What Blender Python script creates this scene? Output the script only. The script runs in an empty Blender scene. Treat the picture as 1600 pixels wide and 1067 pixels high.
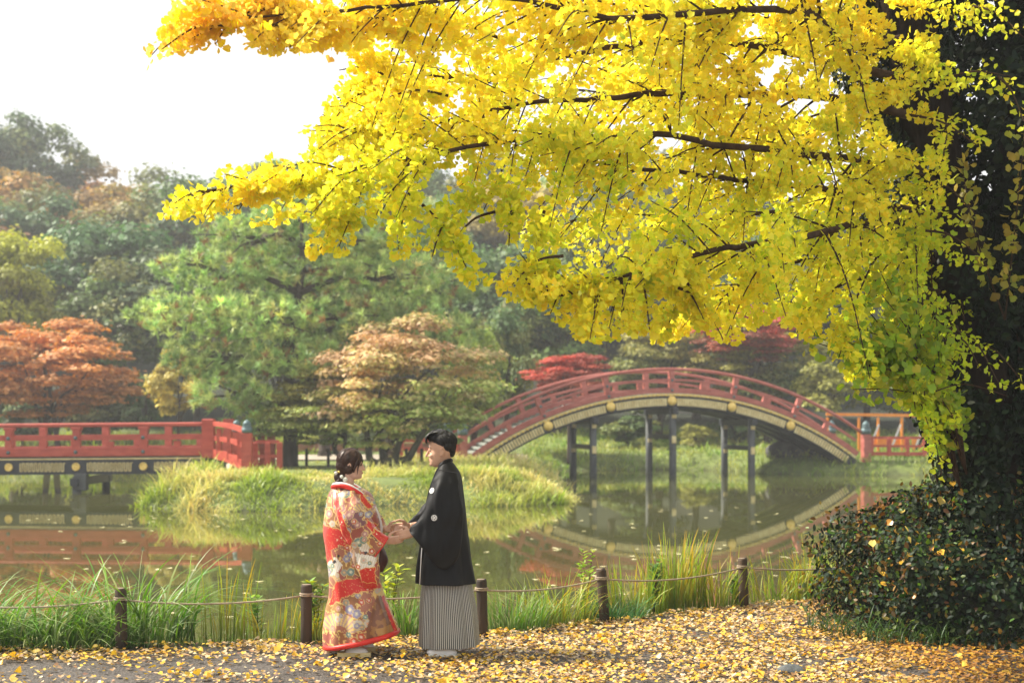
import bpy, math, random
import numpy as np
from mathutils import Vector, Matrix, noise as mnoise
from mathutils.bvhtree import BVHTree

rng = np.random.default_rng(7)
random.seed(7)
scene = bpy.context.scene
COL = scene.collection

# ------------------------------------------------------------------ camera
FPX, HZ, CAMZ = 2222.0, 655.0, 1.8
cam_d = bpy.data.cameras.new('camera')
cam_d.lens = 50; cam_d.sensor_width = 36
cam_d.shift_y = 121.5 / 1600
cam_d.clip_start = 0.1; cam_d.clip_end = 1500
cam_d.dof.use_dof = True
cam_d.dof.focus_distance = 10.75
cam_d.dof.aperture_fstop = 2.3
cam = bpy.data.objects.new('camera', cam_d)
COL.objects.link(cam)
cam.location = (0, 0, CAMZ)
cam.rotation_euler = (math.radians(90), 0, 0)
scene.camera = cam

# ------------------------------------------------------------------ light
SUN_EL, SUN_AZ = 46.0, -78.0          # azimuth from +Y (into the picture), negative = left
world = bpy.data.worlds.new('World'); scene.world = world
world.use_nodes = True
wn, wl = world.node_tree.nodes, world.node_tree.links
wn.clear()
sky = wn.new('ShaderNodeTexSky'); sky.sky_type = 'NISHITA'; sky.sun_disc = False
sky.sun_elevation = math.radians(SUN_EL); sky.sun_rotation = math.radians(SUN_AZ)
sky.air_density = 1.0; sky.dust_density = 4.0; sky.ozone_density = 1.0
tcw = wn.new('ShaderNodeTexCoord')
nz = wn.new('ShaderNodeTexNoise'); nz.inputs['Scale'].default_value = 1.6; nz.inputs['Detail'].default_value = 4
wl.new(tcw.outputs['Generated'], nz.inputs['Vector'])
mr = wn.new('ShaderNodeMapRange'); mr.inputs[3].default_value = 6.4; mr.inputs[4].default_value = 10.0
wl.new(nz.outputs['Fac'], mr.inputs[0])
cmb = wn.new('ShaderNodeCombineColor')
for i in range(3): wl.new(mr.outputs[0], cmb.inputs[i])
mixw = wn.new('ShaderNodeMix'); mixw.data_type = 'RGBA'; mixw.inputs[0].default_value = 0.86   # thin high cloud veil
wl.new(sky.outputs[0], mixw.inputs[6]); wl.new(cmb.outputs[0], mixw.inputs[7])
bg = wn.new('ShaderNodeBackground'); bg.inputs[1].default_value = 0.076
wl.new(mixw.outputs[2], bg.inputs[0])
wo = wn.new('ShaderNodeOutputWorld'); wl.new(bg.outputs[0], wo.inputs[0])

sd = bpy.data.lights.new('sun', 'SUN'); sd.energy = 5.0; sd.angle = math.radians(5); sd.color = (1.0, 0.93, 0.80)
sun = bpy.data.objects.new('sun', sd); COL.objects.link(sun)
e, a = math.radians(SUN_EL), math.radians(SUN_AZ)
sdir = Vector((math.sin(a) * math.cos(e), math.cos(a) * math.cos(e), math.sin(e)))
sun.rotation_euler = sdir.to_track_quat('Z', 'Y').to_euler()
sun.location = sdir * 60

vs = scene.view_settings
vs.view_transform = 'Standard'; vs.look = 'None'; vs.gamma = 1.0; vs.exposure = 1.0
vs.use_curve_mapping = False
scene.cycles.use_denoising = True
scene.cycles.max_bounces = 8; scene.cycles.diffuse_bounces = 3; scene.cycles.glossy_bounces = 3
scene.cycles.transmission_bounces = 4; scene.cycles.volume_bounces = 0; scene.cycles.transparent_max_bounces = 6
scene.cycles.sample_clamp_indirect = 6
scene.cycles.use_adaptive_sampling = True

# ------------------------------------------------------------------ helpers
def at(px, py, Y):
    return np.array(((px - 800) / FPX * Y, Y, CAMZ + (HZ - py) / FPX * Y))

def tag(o, label=None, cat=None, group=None, kind=None):
    if label: o['label'] = label
    if cat: o['category'] = cat
    if group: o['group'] = group
    if kind: o['kind'] = kind
    return o

def thing(name, label, cat, loc=(0, 0, 0), rz=0.0, group=None):
    o = bpy.data.objects.new(name, None); COL.objects.link(o)
    o.location = loc; o.rotation_euler = (0, 0, rz)
    o.empty_display_size = 0.2
    return tag(o, label, cat, group)

def np_mesh(name, V, F, smooth=True, col=None, u=None):
    """V (n,3); F: int array (m,k) or list of such arrays."""
    me = bpy.data.meshes.new(name)
    Fs = F if isinstance(F, list) else [F]
    Fs = [np.asarray(f, dtype=np.int32) for f in Fs if len(f)]
    V = np.asarray(V, dtype=np.float32)
    me.vertices.add(len(V)); me.vertices.foreach_set('co', V.ravel())
    loops = np.concatenate([f.ravel() for f in Fs])
    tot = np.concatenate([np.full(len(f), f.shape[1], dtype=np.int32) for f in Fs])
    start = np.concatenate([[0], np.cumsum(tot)[:-1]]).astype(np.int32)
    me.loops.add(len(loops)); me.loops.foreach_set('vertex_index', loops)
    me.polygons.add(len(tot)); me.polygons.foreach_set('loop_start', start)
    me.polygons.foreach_set('loop_total', tot)
    if smooth: me.polygons.foreach_set('use_smooth', np.ones(len(tot), dtype=bool))
    if col is not None:
        c = np.ones((len(V), 4), dtype=np.float32); c[:, :3] = col
        at_ = me.attributes.new('Col', 'FLOAT_COLOR', 'POINT'); at_.data.foreach_set('color', c.ravel())
    if u is not None:
        at_ = me.attributes.new('stripe', 'FLOAT', 'POINT'); at_.data.foreach_set('value', np.asarray(u, dtype=np.float32))
    me.update(calc_edges=True)
    me.validate()
    return me

def link(name, me, mat, parent=None):
    o = bpy.data.objects.new(name, me)
    if mat is not None and not me.materials: me.materials.append(mat)
    COL.objects.link(o)
    if parent is not None: o.parent = parent
    return o

class G:
    """collects simple shapes into one mesh"""
    def __init__(s): s.V = []; s.F = []
    def add(s, V, F):
        n = len(s.V); s.V.extend([tuple(v) for v in V]); s.F.extend([tuple(i + n for i in f) for f in F]); return s
    def box(s, c, d, M=None, bev=0.0):
        x, y, z = d[0] / 2, d[1] / 2, d[2] / 2
        b = min(bev, x * .9, y * .9, z * .9)
        if b > 0:
            pts = []
            for k, zz in enumerate((-z, -z + b, z - b, z)):
                i = b if k in (0, 3) else 0
                pts += [(-x + i, -y + i, zz), (x - i, -y + i, zz), (x - i, y - i, zz), (-x + i, y - i, zz)]
            F = [(3, 2, 1, 0), (12, 13, 14, 15)]
            for k in range(3):
                for j in range(4):
                    q = (j + 1) % 4
                    F.append((k * 4 + j, k * 4 + q, k * 4 + 4 + q, k * 4 + 4 + j))
        else:
            pts = [(-x, -y, -z), (x, -y, -z), (x, y, -z), (-x, y, -z), (-x, -y, z), (x, -y, z), (x, y, z), (-x, y, z)]
            F = [(3, 2, 1, 0), (4, 5, 6, 7), (0, 1, 5, 4), (1, 2, 6, 5), (2, 3, 7, 6), (3, 0, 4, 7)]
        out = []
        for p in pts:
            v = Vector(p)
            if M is not None: v = M @ v
            out.append((v[0] + c[0], v[1] + c[1], v[2] + c[2]))
        return s.add(out, F)
    def bar(s, p, q, w, h, up=(0, 0, 1), bev=0.0):
        p, q = Vector(p), Vector(q); d = q - p; L = d.length; d.normalize()
        side = d.cross(Vector(up)).normalized(); u2 = side.cross(d).normalized()
        M = Matrix((d, side, u2)).transposed()
        return s.box((p + q) / 2, (L, w, h), M, bev)
    def tube(s, pts, rad, n=8, caps=True, sq=None):
        pts = [Vector(p) for p in pts]
        if not hasattr(rad, '__len__'): rad = [rad] * len(pts)
        V = []; prev = None
        for i, p in enumerate(pts):
            d = (pts[min(i + 1, len(pts) - 1)] - pts[max(i - 1, 0)])
            if d.length < 1e-9: d = Vector((0, 0, 1))
            d.normalize()
            if prev is None:
                a_ = Vector((0, 0, 1)) if abs(d.z) < .9 else Vector((1, 0, 0))
                u_ = d.cross(a_).normalized()
            else:
                u_ = (prev - d * prev.dot(d)); u_.normalize()
            prev = u_; w_ = d.cross(u_)
            for k in range(n):
                t = 2 * math.pi * k / n
                V.append(p + (u_ * math.cos(t) + w_ * math.sin(t)) * rad[i])
        F = []
        for i in range(len(pts) - 1):
            for k in range(n):
                k2 = (k + 1) % n
                F.append((i * n + k, i * n + k2, i * n + n + k2, i * n + n + k))
        if caps:
            F.append(tuple(range(n - 1, -1, -1))); m = (len(pts) - 1) * n
            F.append(tuple(m + k for k in range(n)))
        return s.add(V, F)
    def lathe(s, c, prof, n=16, axis=None):
        """prof = [(r, z)...] revolved about z through c (or about axis)"""
        R = Matrix.Identity(3)
        if axis is not None: R = Vector(axis).to_track_quat('Z', 'Y').to_matrix()
        V = []
        for r, z in prof:
            for k in range(n):
                t = 2 * math.pi * k / n
                v = R @ Vector((r * math.cos(t), r * math.sin(t), z))
                V.append((v[0] + c[0], v[1] + c[1], v[2] + c[2]))
        F = []
        for i in range(len(prof) - 1):
            for k in range(n):
                k2 = (k + 1) % n
                F.append((i * n + k, i * n + k2, i * n + n + k2, i * n + n + k))
        F.append(tuple(range(n - 1, -1, -1))); m = (len(prof) - 1) * n
        F.append(tuple(m + k for k in range(n)))
        return s.add(V, F)
    def ell(s, c, r, nu=16, nv=10, R=None):
        V = []; F = []
        for j in range(nv + 1):
            ph = math.pi * (j + .02) / (nv + .04)
            for i in range(nu):
                t = 2 * math.pi * i / nu
                v = Vector((r[0] * math.sin(ph) * math.cos(t), r[1] * math.sin(ph) * math.sin(t), r[2] * math.cos(ph)))
                if R is not None: v = R @ v
                V.append((v[0] + c[0], v[1] + c[1], v[2] + c[2]))
        for j in range(nv):
            for i in range(nu):
                i2 = (i + 1) % nu
                F.append((j * nu + i, (j + 1) * nu + i, (j + 1) * nu + i2, j * nu + i2))
        F.append(tuple(range(nu))); F.append(tuple(nv * nu + i for i in range(nu - 1, -1, -1)))
        return s.add(V, F)
    def mesh(s, name, smooth=False, off=None):
        V = s.V if off is None else [(v[0] - off[0], v[1] - off[1], v[2] - off[2]) for v in s.V]
        me = bpy.data.meshes.new(name); me.from_pydata(V, [], s.F)
        if smooth: me.polygons.foreach_set('use_smooth', [True] * len(me.polygons))
        me.update(); return me

def sub(name, g, mat, root, smooth=False, parent=None):
    """child part; g is in world space, root is the Empty (unrotated)"""
    return link(name, g.mesh(name, smooth, off=root.location), mat, parent or root)

def sstep(x, a_, b_):
    t = np.clip((x - a_) / (b_ - a_), 0, 1); return t * t * (3 - 2 * t)

def smooth_path(pts, n):
    """Catmull-Rom through pts (k,d) -> n points"""
    P = np.asarray(pts, float); k = len(P)
    t = np.linspace(0, k - 1, n); i = np.minimum(t.astype(int), k - 2); f = (t - i)[:, None]
    p0 = P[np.maximum(i - 1, 0)]; p1 = P[i]; p2 = P[i + 1]; p3 = P[np.minimum(i + 2, k - 1)]
    return .5 * ((2 * p1) + (-p0 + p2) * f + (2 * p0 - 5 * p1 + 4 * p2 - p3) * f ** 2 + (-p0 + 3 * p1 - 3 * p2 + p3) * f ** 3)

# ------------------------------------------------------------------ materials
def new_mat(name):
    m = bpy.data.materials.new(name); m.use_nodes = True
    n, l = m.node_tree.nodes, m.node_tree.links
    return m, n, l, n['Principled BSDF']

def ramp(n, c1, c2, p1=0.3, p2=0.7):
    r = n.new('ShaderNodeValToRGB'); r.color_ramp.elements[0].position = p1; r.color_ramp.elements[1].position = p2
    r.color_ramp.elements[0].color = (*c1, 1); r.color_ramp.elements[1].color = (*c2, 1); return r

def mat_noise(name, c1, c2, scale=5, rough=.6, bump=.2, detail=6, metallic=0, stretch=None, bscale=None, spec=.4, dist=.01):
    m, n, l, b = new_mat(name)
    tc = n.new('ShaderNodeTexCoord'); mp = n.new('ShaderNodeMapping')
    if stretch: mp.inputs['Scale'].default_value = stretch
    l.new(tc.outputs['Object'], mp.inputs['Vector'])
    t = n.new('ShaderNodeTexNoise'); t.inputs['Scale'].default_value = scale; t.inputs['Detail'].default_value = detail
    l.new(mp.outputs[0], t.inputs['Vector'])
    r = ramp(n, c1, c2); l.new(t.outputs['Fac'], r.inputs[0]); l.new(r.outputs[0], b.inputs['Base Color'])
    b.inputs['Roughness'].default_value = rough; b.inputs['Metallic'].default_value = metallic
    b.inputs['Specular IOR Level'].default_value = spec
    if bump:
        t2 = n.new('ShaderNodeTexNoise'); t2.inputs['Scale'].default_value = bscale or scale * 4; t2.inputs['Detail'].default_value = 5
        l.new(mp.outputs[0], t2.inputs['Vector'])
        bp = n.new('ShaderNodeBump'); bp.inputs['Strength'].default_value = bump; bp.inputs['Distance'].default_value = dist
        l.new(t2.outputs['Fac'], bp.inputs['Height']); l.new(bp.outputs[0], b.inputs['Normal'])
    return m

def mat_leaf(name, trans=.4, rough=.5, obj_col=False, accent=(.5, .25, .04), spec=.35, tsat=1.15):
    m, n, l, b = new_mat(name)
    at_ = n.new('ShaderNodeAttribute'); at_.attribute_name = 'Col'
    if obj_col:
        oi = n.new('ShaderNodeObjectInfo'); sp = n.new('ShaderNodeSeparateColor'); l.new(at_.outputs['Color'], sp.inputs[0])
        mx = n.new('ShaderNodeMix'); mx.data_type = 'RGBA'; mx.inputs[7].default_value = (*accent, 1)
        l.new(oi.outputs['Color'], mx.inputs[6]); l.new(sp.outputs[1], mx.inputs[0])
        vm = n.new('ShaderNodeVectorMath'); vm.operation = 'SCALE'
        l.new(mx.outputs[2], vm.inputs[0]); l.new(sp.outputs[0], vm.inputs['Scale']); c = vm.outputs[0]
    else: c = at_.outputs['Color']
    l.new(c, b.inputs['Base Color']); b.inputs['Roughness'].default_value = rough
    b.inputs['Specular IOR Level'].default_value = spec
    tr = n.new('ShaderNodeBsdfTranslucent')
    hs = n.new('ShaderNodeHueSaturation'); hs.inputs['Saturation'].default_value = tsat; hs.inputs['Value'].default_value = 1.25
    l.new(c, hs.inputs['Color']); l.new(hs.outputs[0], tr.inputs['Color'])
    ms = n.new('ShaderNodeMixShader'); ms.inputs[0].default_value = trans
    l.new(b.outputs[0], ms.inputs[1]); l.new(tr.outputs[0], ms.inputs[2])
    l.new(ms.outputs[0], n['Material Output'].inputs['Surface'])
    return m

M = {}
M['red'] = mat_noise('red_lacquer', (.36, .052, .034), (.50, .095, .062), 3, .5, .15, stretch=(1, 1, 3))
M['red_old'] = mat_noise('faded_red_paint', (.34, .085, .065), (.50, .16, .125), 2.5, .55, .2, stretch=(1, 1, 3))
M['gold'] = mat_noise('gold_leaf', (.70, .46, .10), (.92, .70, .24), 9, .35, .1, metallic=.55)
M['gold_paint'] = mat_noise('ochre_gold_paint', (.62, .48, .20), (.84, .72, .38), 6, .45, .1)
M['black_lac'] = mat_noise('black_lacquer', (.016, .019, .026), (.035, .038, .048), 4, .45, .1)
M['patina'] = mat_noise('verdigris_metal', (.07, .12, .13), (.14, .20, .21), 12, .5, .2, metallic=.3)
M['pier'] = mat_noise('weathered_pier', (.05, .055, .06), (.11, .12, .12), 5, .7, .3, stretch=(1, 1, .3))
M['plank'] = mat_noise('grey_planks', (.20, .22, .20), (.34, .36, .32), 4, .7, .3)
M['bark'] = mat_noise('bark', (.030, .022, .016), (.085, .065, .05), 9, .9, .9, stretch=(1, 1, .25), dist=.03)
M['bark_g'] = mat_noise('mossy_bark', (.045, .045, .030), (.11, .10, .07), 7, .9, .9, stretch=(1, 1, .3), dist=.03)
M['twig'] = mat_noise('ginkgo_twig', (.030, .018, .011), (.075, .045, .028), 14, .9, .4, spec=.1)
M['bark_d'] = mat_noise('shade_dark_bark', (.007, .005, .004), (.022, .015, .011), 9, .95, .9, stretch=(1, 1, .25), dist=.03, spec=.05)  # bark colour darkened to carry the shade on the right-hand trunks
M['post'] = mat_noise('tarred_log_post', (.022, .014, .010), (.085, .055, .035), 10, .8, .8, stretch=(1, 1, .15), dist=.006)
M['post_top'] = mat_noise('cut_log_end', (.16, .12, .085), (.26, .20, .14), 30, .85, .3)
M['rope'] = mat_noise('hemp_rope', (.26, .20, .14), (.42, .34, .25), 60, .9, .5, dist=.003)
M['leaf'] = mat_leaf('ginkgo_leaf', .55, .45, tsat=1.0)
M['litter'] = mat_leaf('fallen_leaf', .15, .38, spec=.6)
M['blade'] = mat_leaf('grass_blade', .35, .45)
M['ivy'] = mat_leaf('shade_dark_leaf', .10, .5, spec=.14)  # leaf colours used with it have the right-edge shade mixed in
M['tree'] = mat_leaf('tree_foliage', .3, .55, obj_col=True, accent=(.34, .30, .07))
M['tree_o'] = mat_leaf('tree_foliage_autumn', .3, .55, obj_col=True, accent=(.60, .29, .10))
M['tree_p'] = mat_leaf('tree_foliage_salmon', .3, .55, obj_col=True, accent=(.56, .36, .19))
M['tree_r'] = mat_leaf('tree_foliage_scarlet', .3, .55, obj_col=True, accent=(.52, .10, .07))
M['needle'] = mat_leaf('pine_needle', .22, .5)
M['orange'] = mat_noise('orange_paint', (.80, .26, .03), (.90, .34, .05), 5, .5, .05)
M['skin_w'] = mat_noise('skin_fair', (.62, .37, .27), (.70, .44, .33), 20, .5, .02)
M['skin_m'] = mat_noise('skin_warm', (.56, .32, .21), (.64, .38, .26), 20, .5, .02)
M['hair_b'] = mat_noise('hair_black', (.006, .006, .007), (.014, .013, .013), 30, .5, .1, stretch=(1, 1, .3))
M['hair_r'] = mat_noise('hair_brown', (.025, .010, .006), (.06, .025, .014), 30, .5, .1, stretch=(1, 1, .3))
M['white'] = mat_noise('white_cloth', (.70, .68, .66), (.82, .80, .78), 8, .7, .05)
M['pearl'] = mat_noise('pale_silk_ball', (.60, .62, .50), (.85, .84, .78), 30, .4, .3)
M['redsilk'] = mat_noise('red_silk', (.55, .018, .012), (.70, .035, .025), 8, .45, .1)
M['darksilk'] = mat_noise('dark_lining', (.035, .012, .012), (.10, .03, .025), 8, .5, .1)
M['haori'] = mat_noise('black_silk', (.004, .004, .005), (.008, .008, .010), 6, .6, .25, bscale=220, dist=.002, spec=.2)
M['lip'] = mat_noise('lips', (.45, .10, .09), (.52, .14, .12), 20, .4, 0)
M['eye'] = mat_noise('eye_dark', (.01, .008, .008), (.02, .015, .012), 20, .2, 0)
M['eyew'] = mat_noise('eye_white', (.7, .68, .65), (.75, .73, .7), 20, .3, 0)

# ------------------------------------------------------------------ terrain
FENCE = [(-9.0, 10.55), (-6.0, 10.7), (-4.5, 10.9), (-3.04, 11.08), (-1.64, 11.33), (-.24, 11.7), (.82, 12.5), (2.2, 13.47), (3.9, 14.5), (6.0, 15.8)]
_fx = [-60] + [p[0] for p in FENCE] + [12, 60]; _fy = [9.0] + [p[1] for p in FENCE] + [20, 38]
def yf(x): return np.interp(x, _fx, _fy)
LAND = [(-200, 66), (-60, 64), (-20, 62), (-12.5, 60), (-10.4, 50), (-9.8, 43), (-9.6, 38), (-9.0, 34.6), (-7.5, 33.4), (-4.5, 33.6), (-3.0, 35.6), (-1.6, 35.4), (-.2, 35.2), (1.0, 36.5), (1.5, 38.5),
        (1.5, 44), (1.1, 50), (1.3, 56), (2.5, 59.5), (5, 60.5), (8.5, 60.5), (9.6, 58.6), (10.0, 56.4), (12, 55.2), (16, 54.6), (24, 52), (60, 48), (250, 46), (250, 420), (-200, 420)]
def sdf_poly(x, y, poly):
    P = np.array(poly, float); Q = np.roll(P, -1, 0)
    d = np.full(x.shape, 1e9); ins = np.zeros(x.shape, bool)
    for (ax, ay), (bx, by) in zip(P, Q):
        ex, ey = bx - ax, by - ay; wx, wy = x - ax, y - ay
        t = np.clip((wx * ex + wy * ey) / (ex * ex + ey * ey), 0, 1)
        d = np.minimum(d, np.hypot(wx - ex * t, wy - ey * t))
        c = ((ay > y) != (by > y)) & (x < ex * (y - ay) / ((by - ay) or 1e-9) + ax); ins ^= c
    return np.where(ins, d, -d)
WATER = -0.35
def ground_z(x, y):
    x = np.atleast_1d(np.asarray(x, float)); y = np.atleast_1d(np.asarray(y, float))
    near = -1.0 * sstep(y - yf(x), .25, 2.6)
    s = sdf_poly(x, y, LAND) + .35 * np.sin(x * 1.3) * np.sin(y * .9)
    far = -1.0 + 1.28 * sstep(s, -1.6, 1.6)
    rise = sstep(y, 60, 74) * .7 * sstep(s, 0, 6)
    hill = sstep(y, 70, 128) * (11.5 + 3.0 * sstep(-x, 5, 45) + 1.2 * np.sin(x * .11 + 1) + .8 * np.sin(x * .23))
    hill = hill + sstep(y, 128, 300) * 6
    return np.maximum(near, far + rise + hill * (s > 0))
def gz(x, y): return float(ground_z(x, y)[0])
# ------------------------------------------------------------------ setting meshes
def ground_sheet():
    ys = np.concatenate([np.arange(-20, 8, 1.0), np.arange(8, 18, .2), np.arange(18, 80, .6), np.geomspace(80, 400, 60)])
    us = np.linspace(-1, 1, 241); us = us * (.55 + .45 * us ** 2)
    Y = np.repeat(ys[:, None], len(us), 1); X = us[None, :] * (14 + .95 * np.maximum(Y, 0))
    Z = ground_z(X.ravel(), Y.ravel()).reshape(X.shape)
    V = np.stack([X, Y, Z], -1).reshape(-1, 3)
    nr, nc = X.shape; i = np.arange(nr - 1)[:, None] * nc + np.arange(nc - 1)[None, :]
    Fq = np.stack([i, i + 1, i + nc + 1, i + nc], -1).reshape(-1, 4)
    col = np.empty((len(V), 3)); x, y, z = V.T
    soil = np.array((.075, .058, .042)); mud = np.array((.05, .045, .025)); grass = np.array((.14, .18, .045)); wood = np.array((.025, .032, .018))
    t = sstep(y, 20, 30)[:, None]; col[:] = soil * (1 - t) + grass * t
    t = sstep(y, 72, 80)[:, None]; col = col * (1 - t) + wood * t
    t = (1 - sstep(z, -.5, -.25))[:, None]; col = col * (1 - t) + mud * t
    return V, Fq, col
m, n, l, b = new_mat('ground_soil')
a_ = n.new('ShaderNodeAttribute'); a_.attribute_name = 'Col'
tc = n.new('ShaderNodeTexCoord'); t = n.new('ShaderNodeTexNoise'); t.inputs['Scale'].default_value = 2.5; t.inputs['Detail'].default_value = 9
l.new(tc.outputs['Object'], t.inputs['Vector'])
mx = n.new('ShaderNodeMix'); mx.data_type = 'RGBA'; mx.blend_type = 'MULTIPLY'; mx.inputs[0].default_value = .8
r = ramp(n, (.45, .45, .45), (1.4, 1.4, 1.3)); l.new(t.outputs['Fac'], r.inputs[0])
l.new(a_.outputs['Color'], mx.inputs[6]); l.new(r.outputs[0], mx.inputs[7]); l.new(mx.outputs[2], b.inputs['Base Color'])
b.inputs['Roughness'].default_value = .95
M['ground'] = m
V, Fq, col = ground_sheet()
tag(link('ground', np_mesh('ground', V, Fq, True, col), M['ground']), kind='structure')

def strip_sheet(name, mat, xs, fy0, fy1, ny, z0, dz=.006, rough_amp=.0):
    X = np.repeat(xs[:, None], ny, 1); T = np.linspace(0, 1, ny)[None, :]
    Y = fy0(X) * (1 - T) + fy1(X) * T
    Z = ground_z(X.ravel(), Y.ravel()).reshape(X.shape) if z0 is None else np.full(X.shape, z0)
    Z = Z + dz
    if rough_amp:
        Zn = np.array([mnoise.noise(Vector((x * 3, y * 3, 0))) + .5 * mnoise.noise(Vector((x * 9, y * 9, 3))) for x, y in zip(X.ravel(), Y.ravel())]).reshape(X.shape)
        Z = Z + rough_amp * (.6 + .6 * Zn)
    V = np.stack([X, Y, Z], -1).reshape(-1, 3)
    nr, nc = X.shape; i = np.arange(nr - 1)[:, None] * nc + np.arange(nc - 1)[None, :]
    F_ = np.stack([i, i + nc, i + nc + 1, i + 1], -1).reshape(-1, 4)
    return tag(link(name, np_mesh(name, V, F_), mat), kind='structure')

# foreground path: dark damp gravel
m, n, l, b = new_mat('damp_gravel')
tc = n.new('ShaderNodeTexCoord'); t = n.new('ShaderNodeTexVoronoi'); t.inputs['Scale'].default_value = 55
l.new(tc.outputs['Object'], t.inputs['Vector'])
t2 = n.new('ShaderNodeTexNoise'); t2.inputs['Scale'].default_value = 3; t2.inputs['Detail'].default_value = 8; l.new(tc.outputs['Object'], t2.inputs['Vector'])
r = ramp(n, (.035, .030, .027), (.11, .095, .085), .1, .9); l.new(t.outputs['Color'], r.inputs[0])
mx = n.new('ShaderNodeMix'); mx.data_type = 'RGBA'; mx.blend_type = 'MULTIPLY'; mx.inputs[0].default_value = .7
r2 = ramp(n, (.6, .55, .5), (1.25, 1.2, 1.15)); l.new(t2.outputs['Fac'], r2.inputs[0])
l.new(r.outputs[0], mx.inputs[6]); l.new(r2.outputs[0], mx.inputs[7]); l.new(mx.outputs[2], b.inputs['Base Color'])
bp = n.new('ShaderNodeBump'); bp.inputs['Distance'].default_value = .012; bp.inputs['Strength'].default_value = .9
l.new(t.outputs['Distance'], bp.inputs['Height']); l.new(bp.outputs[0], b.inputs['Normal']); b.inputs['Roughness'].default_value = .75
M['gravel'] = m
strip_sheet('path', M['gravel'], np.linspace(-9, 9, 150), lambda x: x * 0 - 4.0, lambda x: yf(x) - .02 + .05 * np.sin(x * 5), 150, 0.0, .006, .014)
M['farpath'] = mat_noise('pale_sand_path', (.30, .25, .19), (.42, .36, .28), 2, .9, .1)
strip_sheet('far_path', M['farpath'], np.linspace(-30, .6, 90), lambda x: 52.5 + .06 * x, lambda x: 59.5 + .02 * x, 14, None, .05)

# water
m, n, l, b = new_mat('pond_water')
b.inputs['Roughness'].default_value = .02; b.inputs['IOR'].default_value = 1.333; b.inputs['Specular IOR Level'].default_value = .5
tc = n.new('ShaderNodeTexCoord'); t = n.new('ShaderNodeTexNoise'); t.inputs['Scale'].default_value = .25; t.inputs['Detail'].default_value = 4
l.new(tc.outputs['Object'], t.inputs['Vector']); r = ramp(n, (.058, .062, .014), (.080, .080, .022)); l.new(t.outputs['Fac'], r.inputs[0]); l.new(r.outputs[0], b.inputs['Base Color'])
mp = n.new('ShaderNodeMapping'); mp.inputs['Scale'].default_value = (1, 2.2, 1); l.new(tc.outputs['Object'], mp.inputs['Vector'])
t = n.new('ShaderNodeTexNoise'); t.inputs['Scale'].default_value = 1.6; t.inputs['Detail'].default_value = 3; l.new(mp.outputs[0], t.inputs['Vector'])
bp = n.new('ShaderNodeBump'); bp.inputs['Strength'].default_value = .10; bp.inputs['Distance'].default_value = .004
l.new(t.outputs['Fac'], bp.inputs['Height']); l.new(bp.outputs[0], b.inputs['Normal'])
M['water'] = m
g = G(); g.add([(-230, 8, WATER), (230, 8, WATER), (230, 75, WATER), (-230, 75, WATER)], [(0, 1, 2, 3)])
tag(link('water', g.mesh('water'), M['water']), kind='structure')

# ------------------------------------------------------------------ generic scatter builders
def rand_frames(N, up_bias=None, tilt=1.0):
    """random orthonormal frames; normals lean to up_bias (N,3)"""
    nrm = rng.normal(size=(N, 3))
    nrm /= np.linalg.norm(nrm, axis=1, keepdims=True)
    if up_bias is not None: nrm = nrm * tilt + up_bias
    nrm /= np.linalg.norm(nrm, axis=1, keepdims=True) + 1e-9
    r_ = rng.normal(size=(N, 3)); u_ = np.cross(nrm, r_); u_ /= np.linalg.norm(u_, axis=1, keepdims=True) + 1e-9
    w_ = np.cross(nrm, u_)
    return u_, w_, nrm

def stamp(P, U, W, Nn, S, tV, tF, colr):
    """stamp template tV (k,3) on points; returns V,F,C"""
    N = len(P); k = len(tV)
    S = np.broadcast_to(np.asarray(S, float), (N,))
    V = P[:, None, :] + S[:, None, None] * (tV[None, :, 0:1] * U[:, None, :] + tV[None, :, 1:2] * W[:, None, :] + tV[None, :, 2:3] * Nn[:, None, :])
    F_ = (np.arange(N)[:, None, None] * k + tF[None]).reshape(-1, tF.shape[1])
    C = np.repeat(colr, k, axis=0)
    return V.reshape(-1, 3), F_, C

def ginkgo_tpl(fold=.25, stalk=.55):
    pts = [(0, 0, 0)]
    for x, y in ((-.56, .46), (-.50, .70), (-.30, .90), (-.10, .96), (0, .78), (.10, .96), (.30, .90), (.50, .70), (.56, .46)):
        pts.append((x, y, fold * abs(x)))
    T = [(0, i + 1, i) for i in range(1, 9)]
    pts += [(-.02, -stalk, -.05), (.02, -stalk, -.05)]
    T += [(0, 10, 11)]
    return np.array(pts, float), np.array(T)
GT, GF = ginkgo_tpl()
GT2 = np.array([(0, 0, 0), (-.55, .50, .14), (-.36, .90, .09), (0, .84, 0), (.36, .90, .09), (.55, .50, .14)], float); GF2 = np.array([(0, 2, 1), (0, 3, 2), (0, 4, 3), (0, 5, 4)])
LEAF_T = np.array([(0, 0, 0), (-.3, .35, .06), (-.22, .75, .04), (0, 1.05, -.04), (.22, .75, .04), (.3, .35, .06)], float)
LEAF_F = np.array([(0, 2, 1), (0, 3, 2), (0, 4, 3), (0, 5, 4)])
QT = np.array([(-.5, -.5, .1), (.5, -.5, -.1), (.5, .5, .12), (-.5, .5, -.08)], float); QF = np.array([(0, 1, 2, 3)])
TT = np.array([(-.5, -.35, .05), (.5, -.3, -.05), (.05, .6, .1)], float); TF = np.array([(0, 1, 2)])

def merge(parts):
    Vs, Fs, Cs = [], [], []; n_ = 0
    for V_, F_, C_ in parts:
        Vs.append(V_); Fs.append(F_ + n_); Cs.append(C_); n_ += len(V_)
    return np.concatenate(Vs), np.concatenate(Fs), np.concatenate(Cs)

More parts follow.
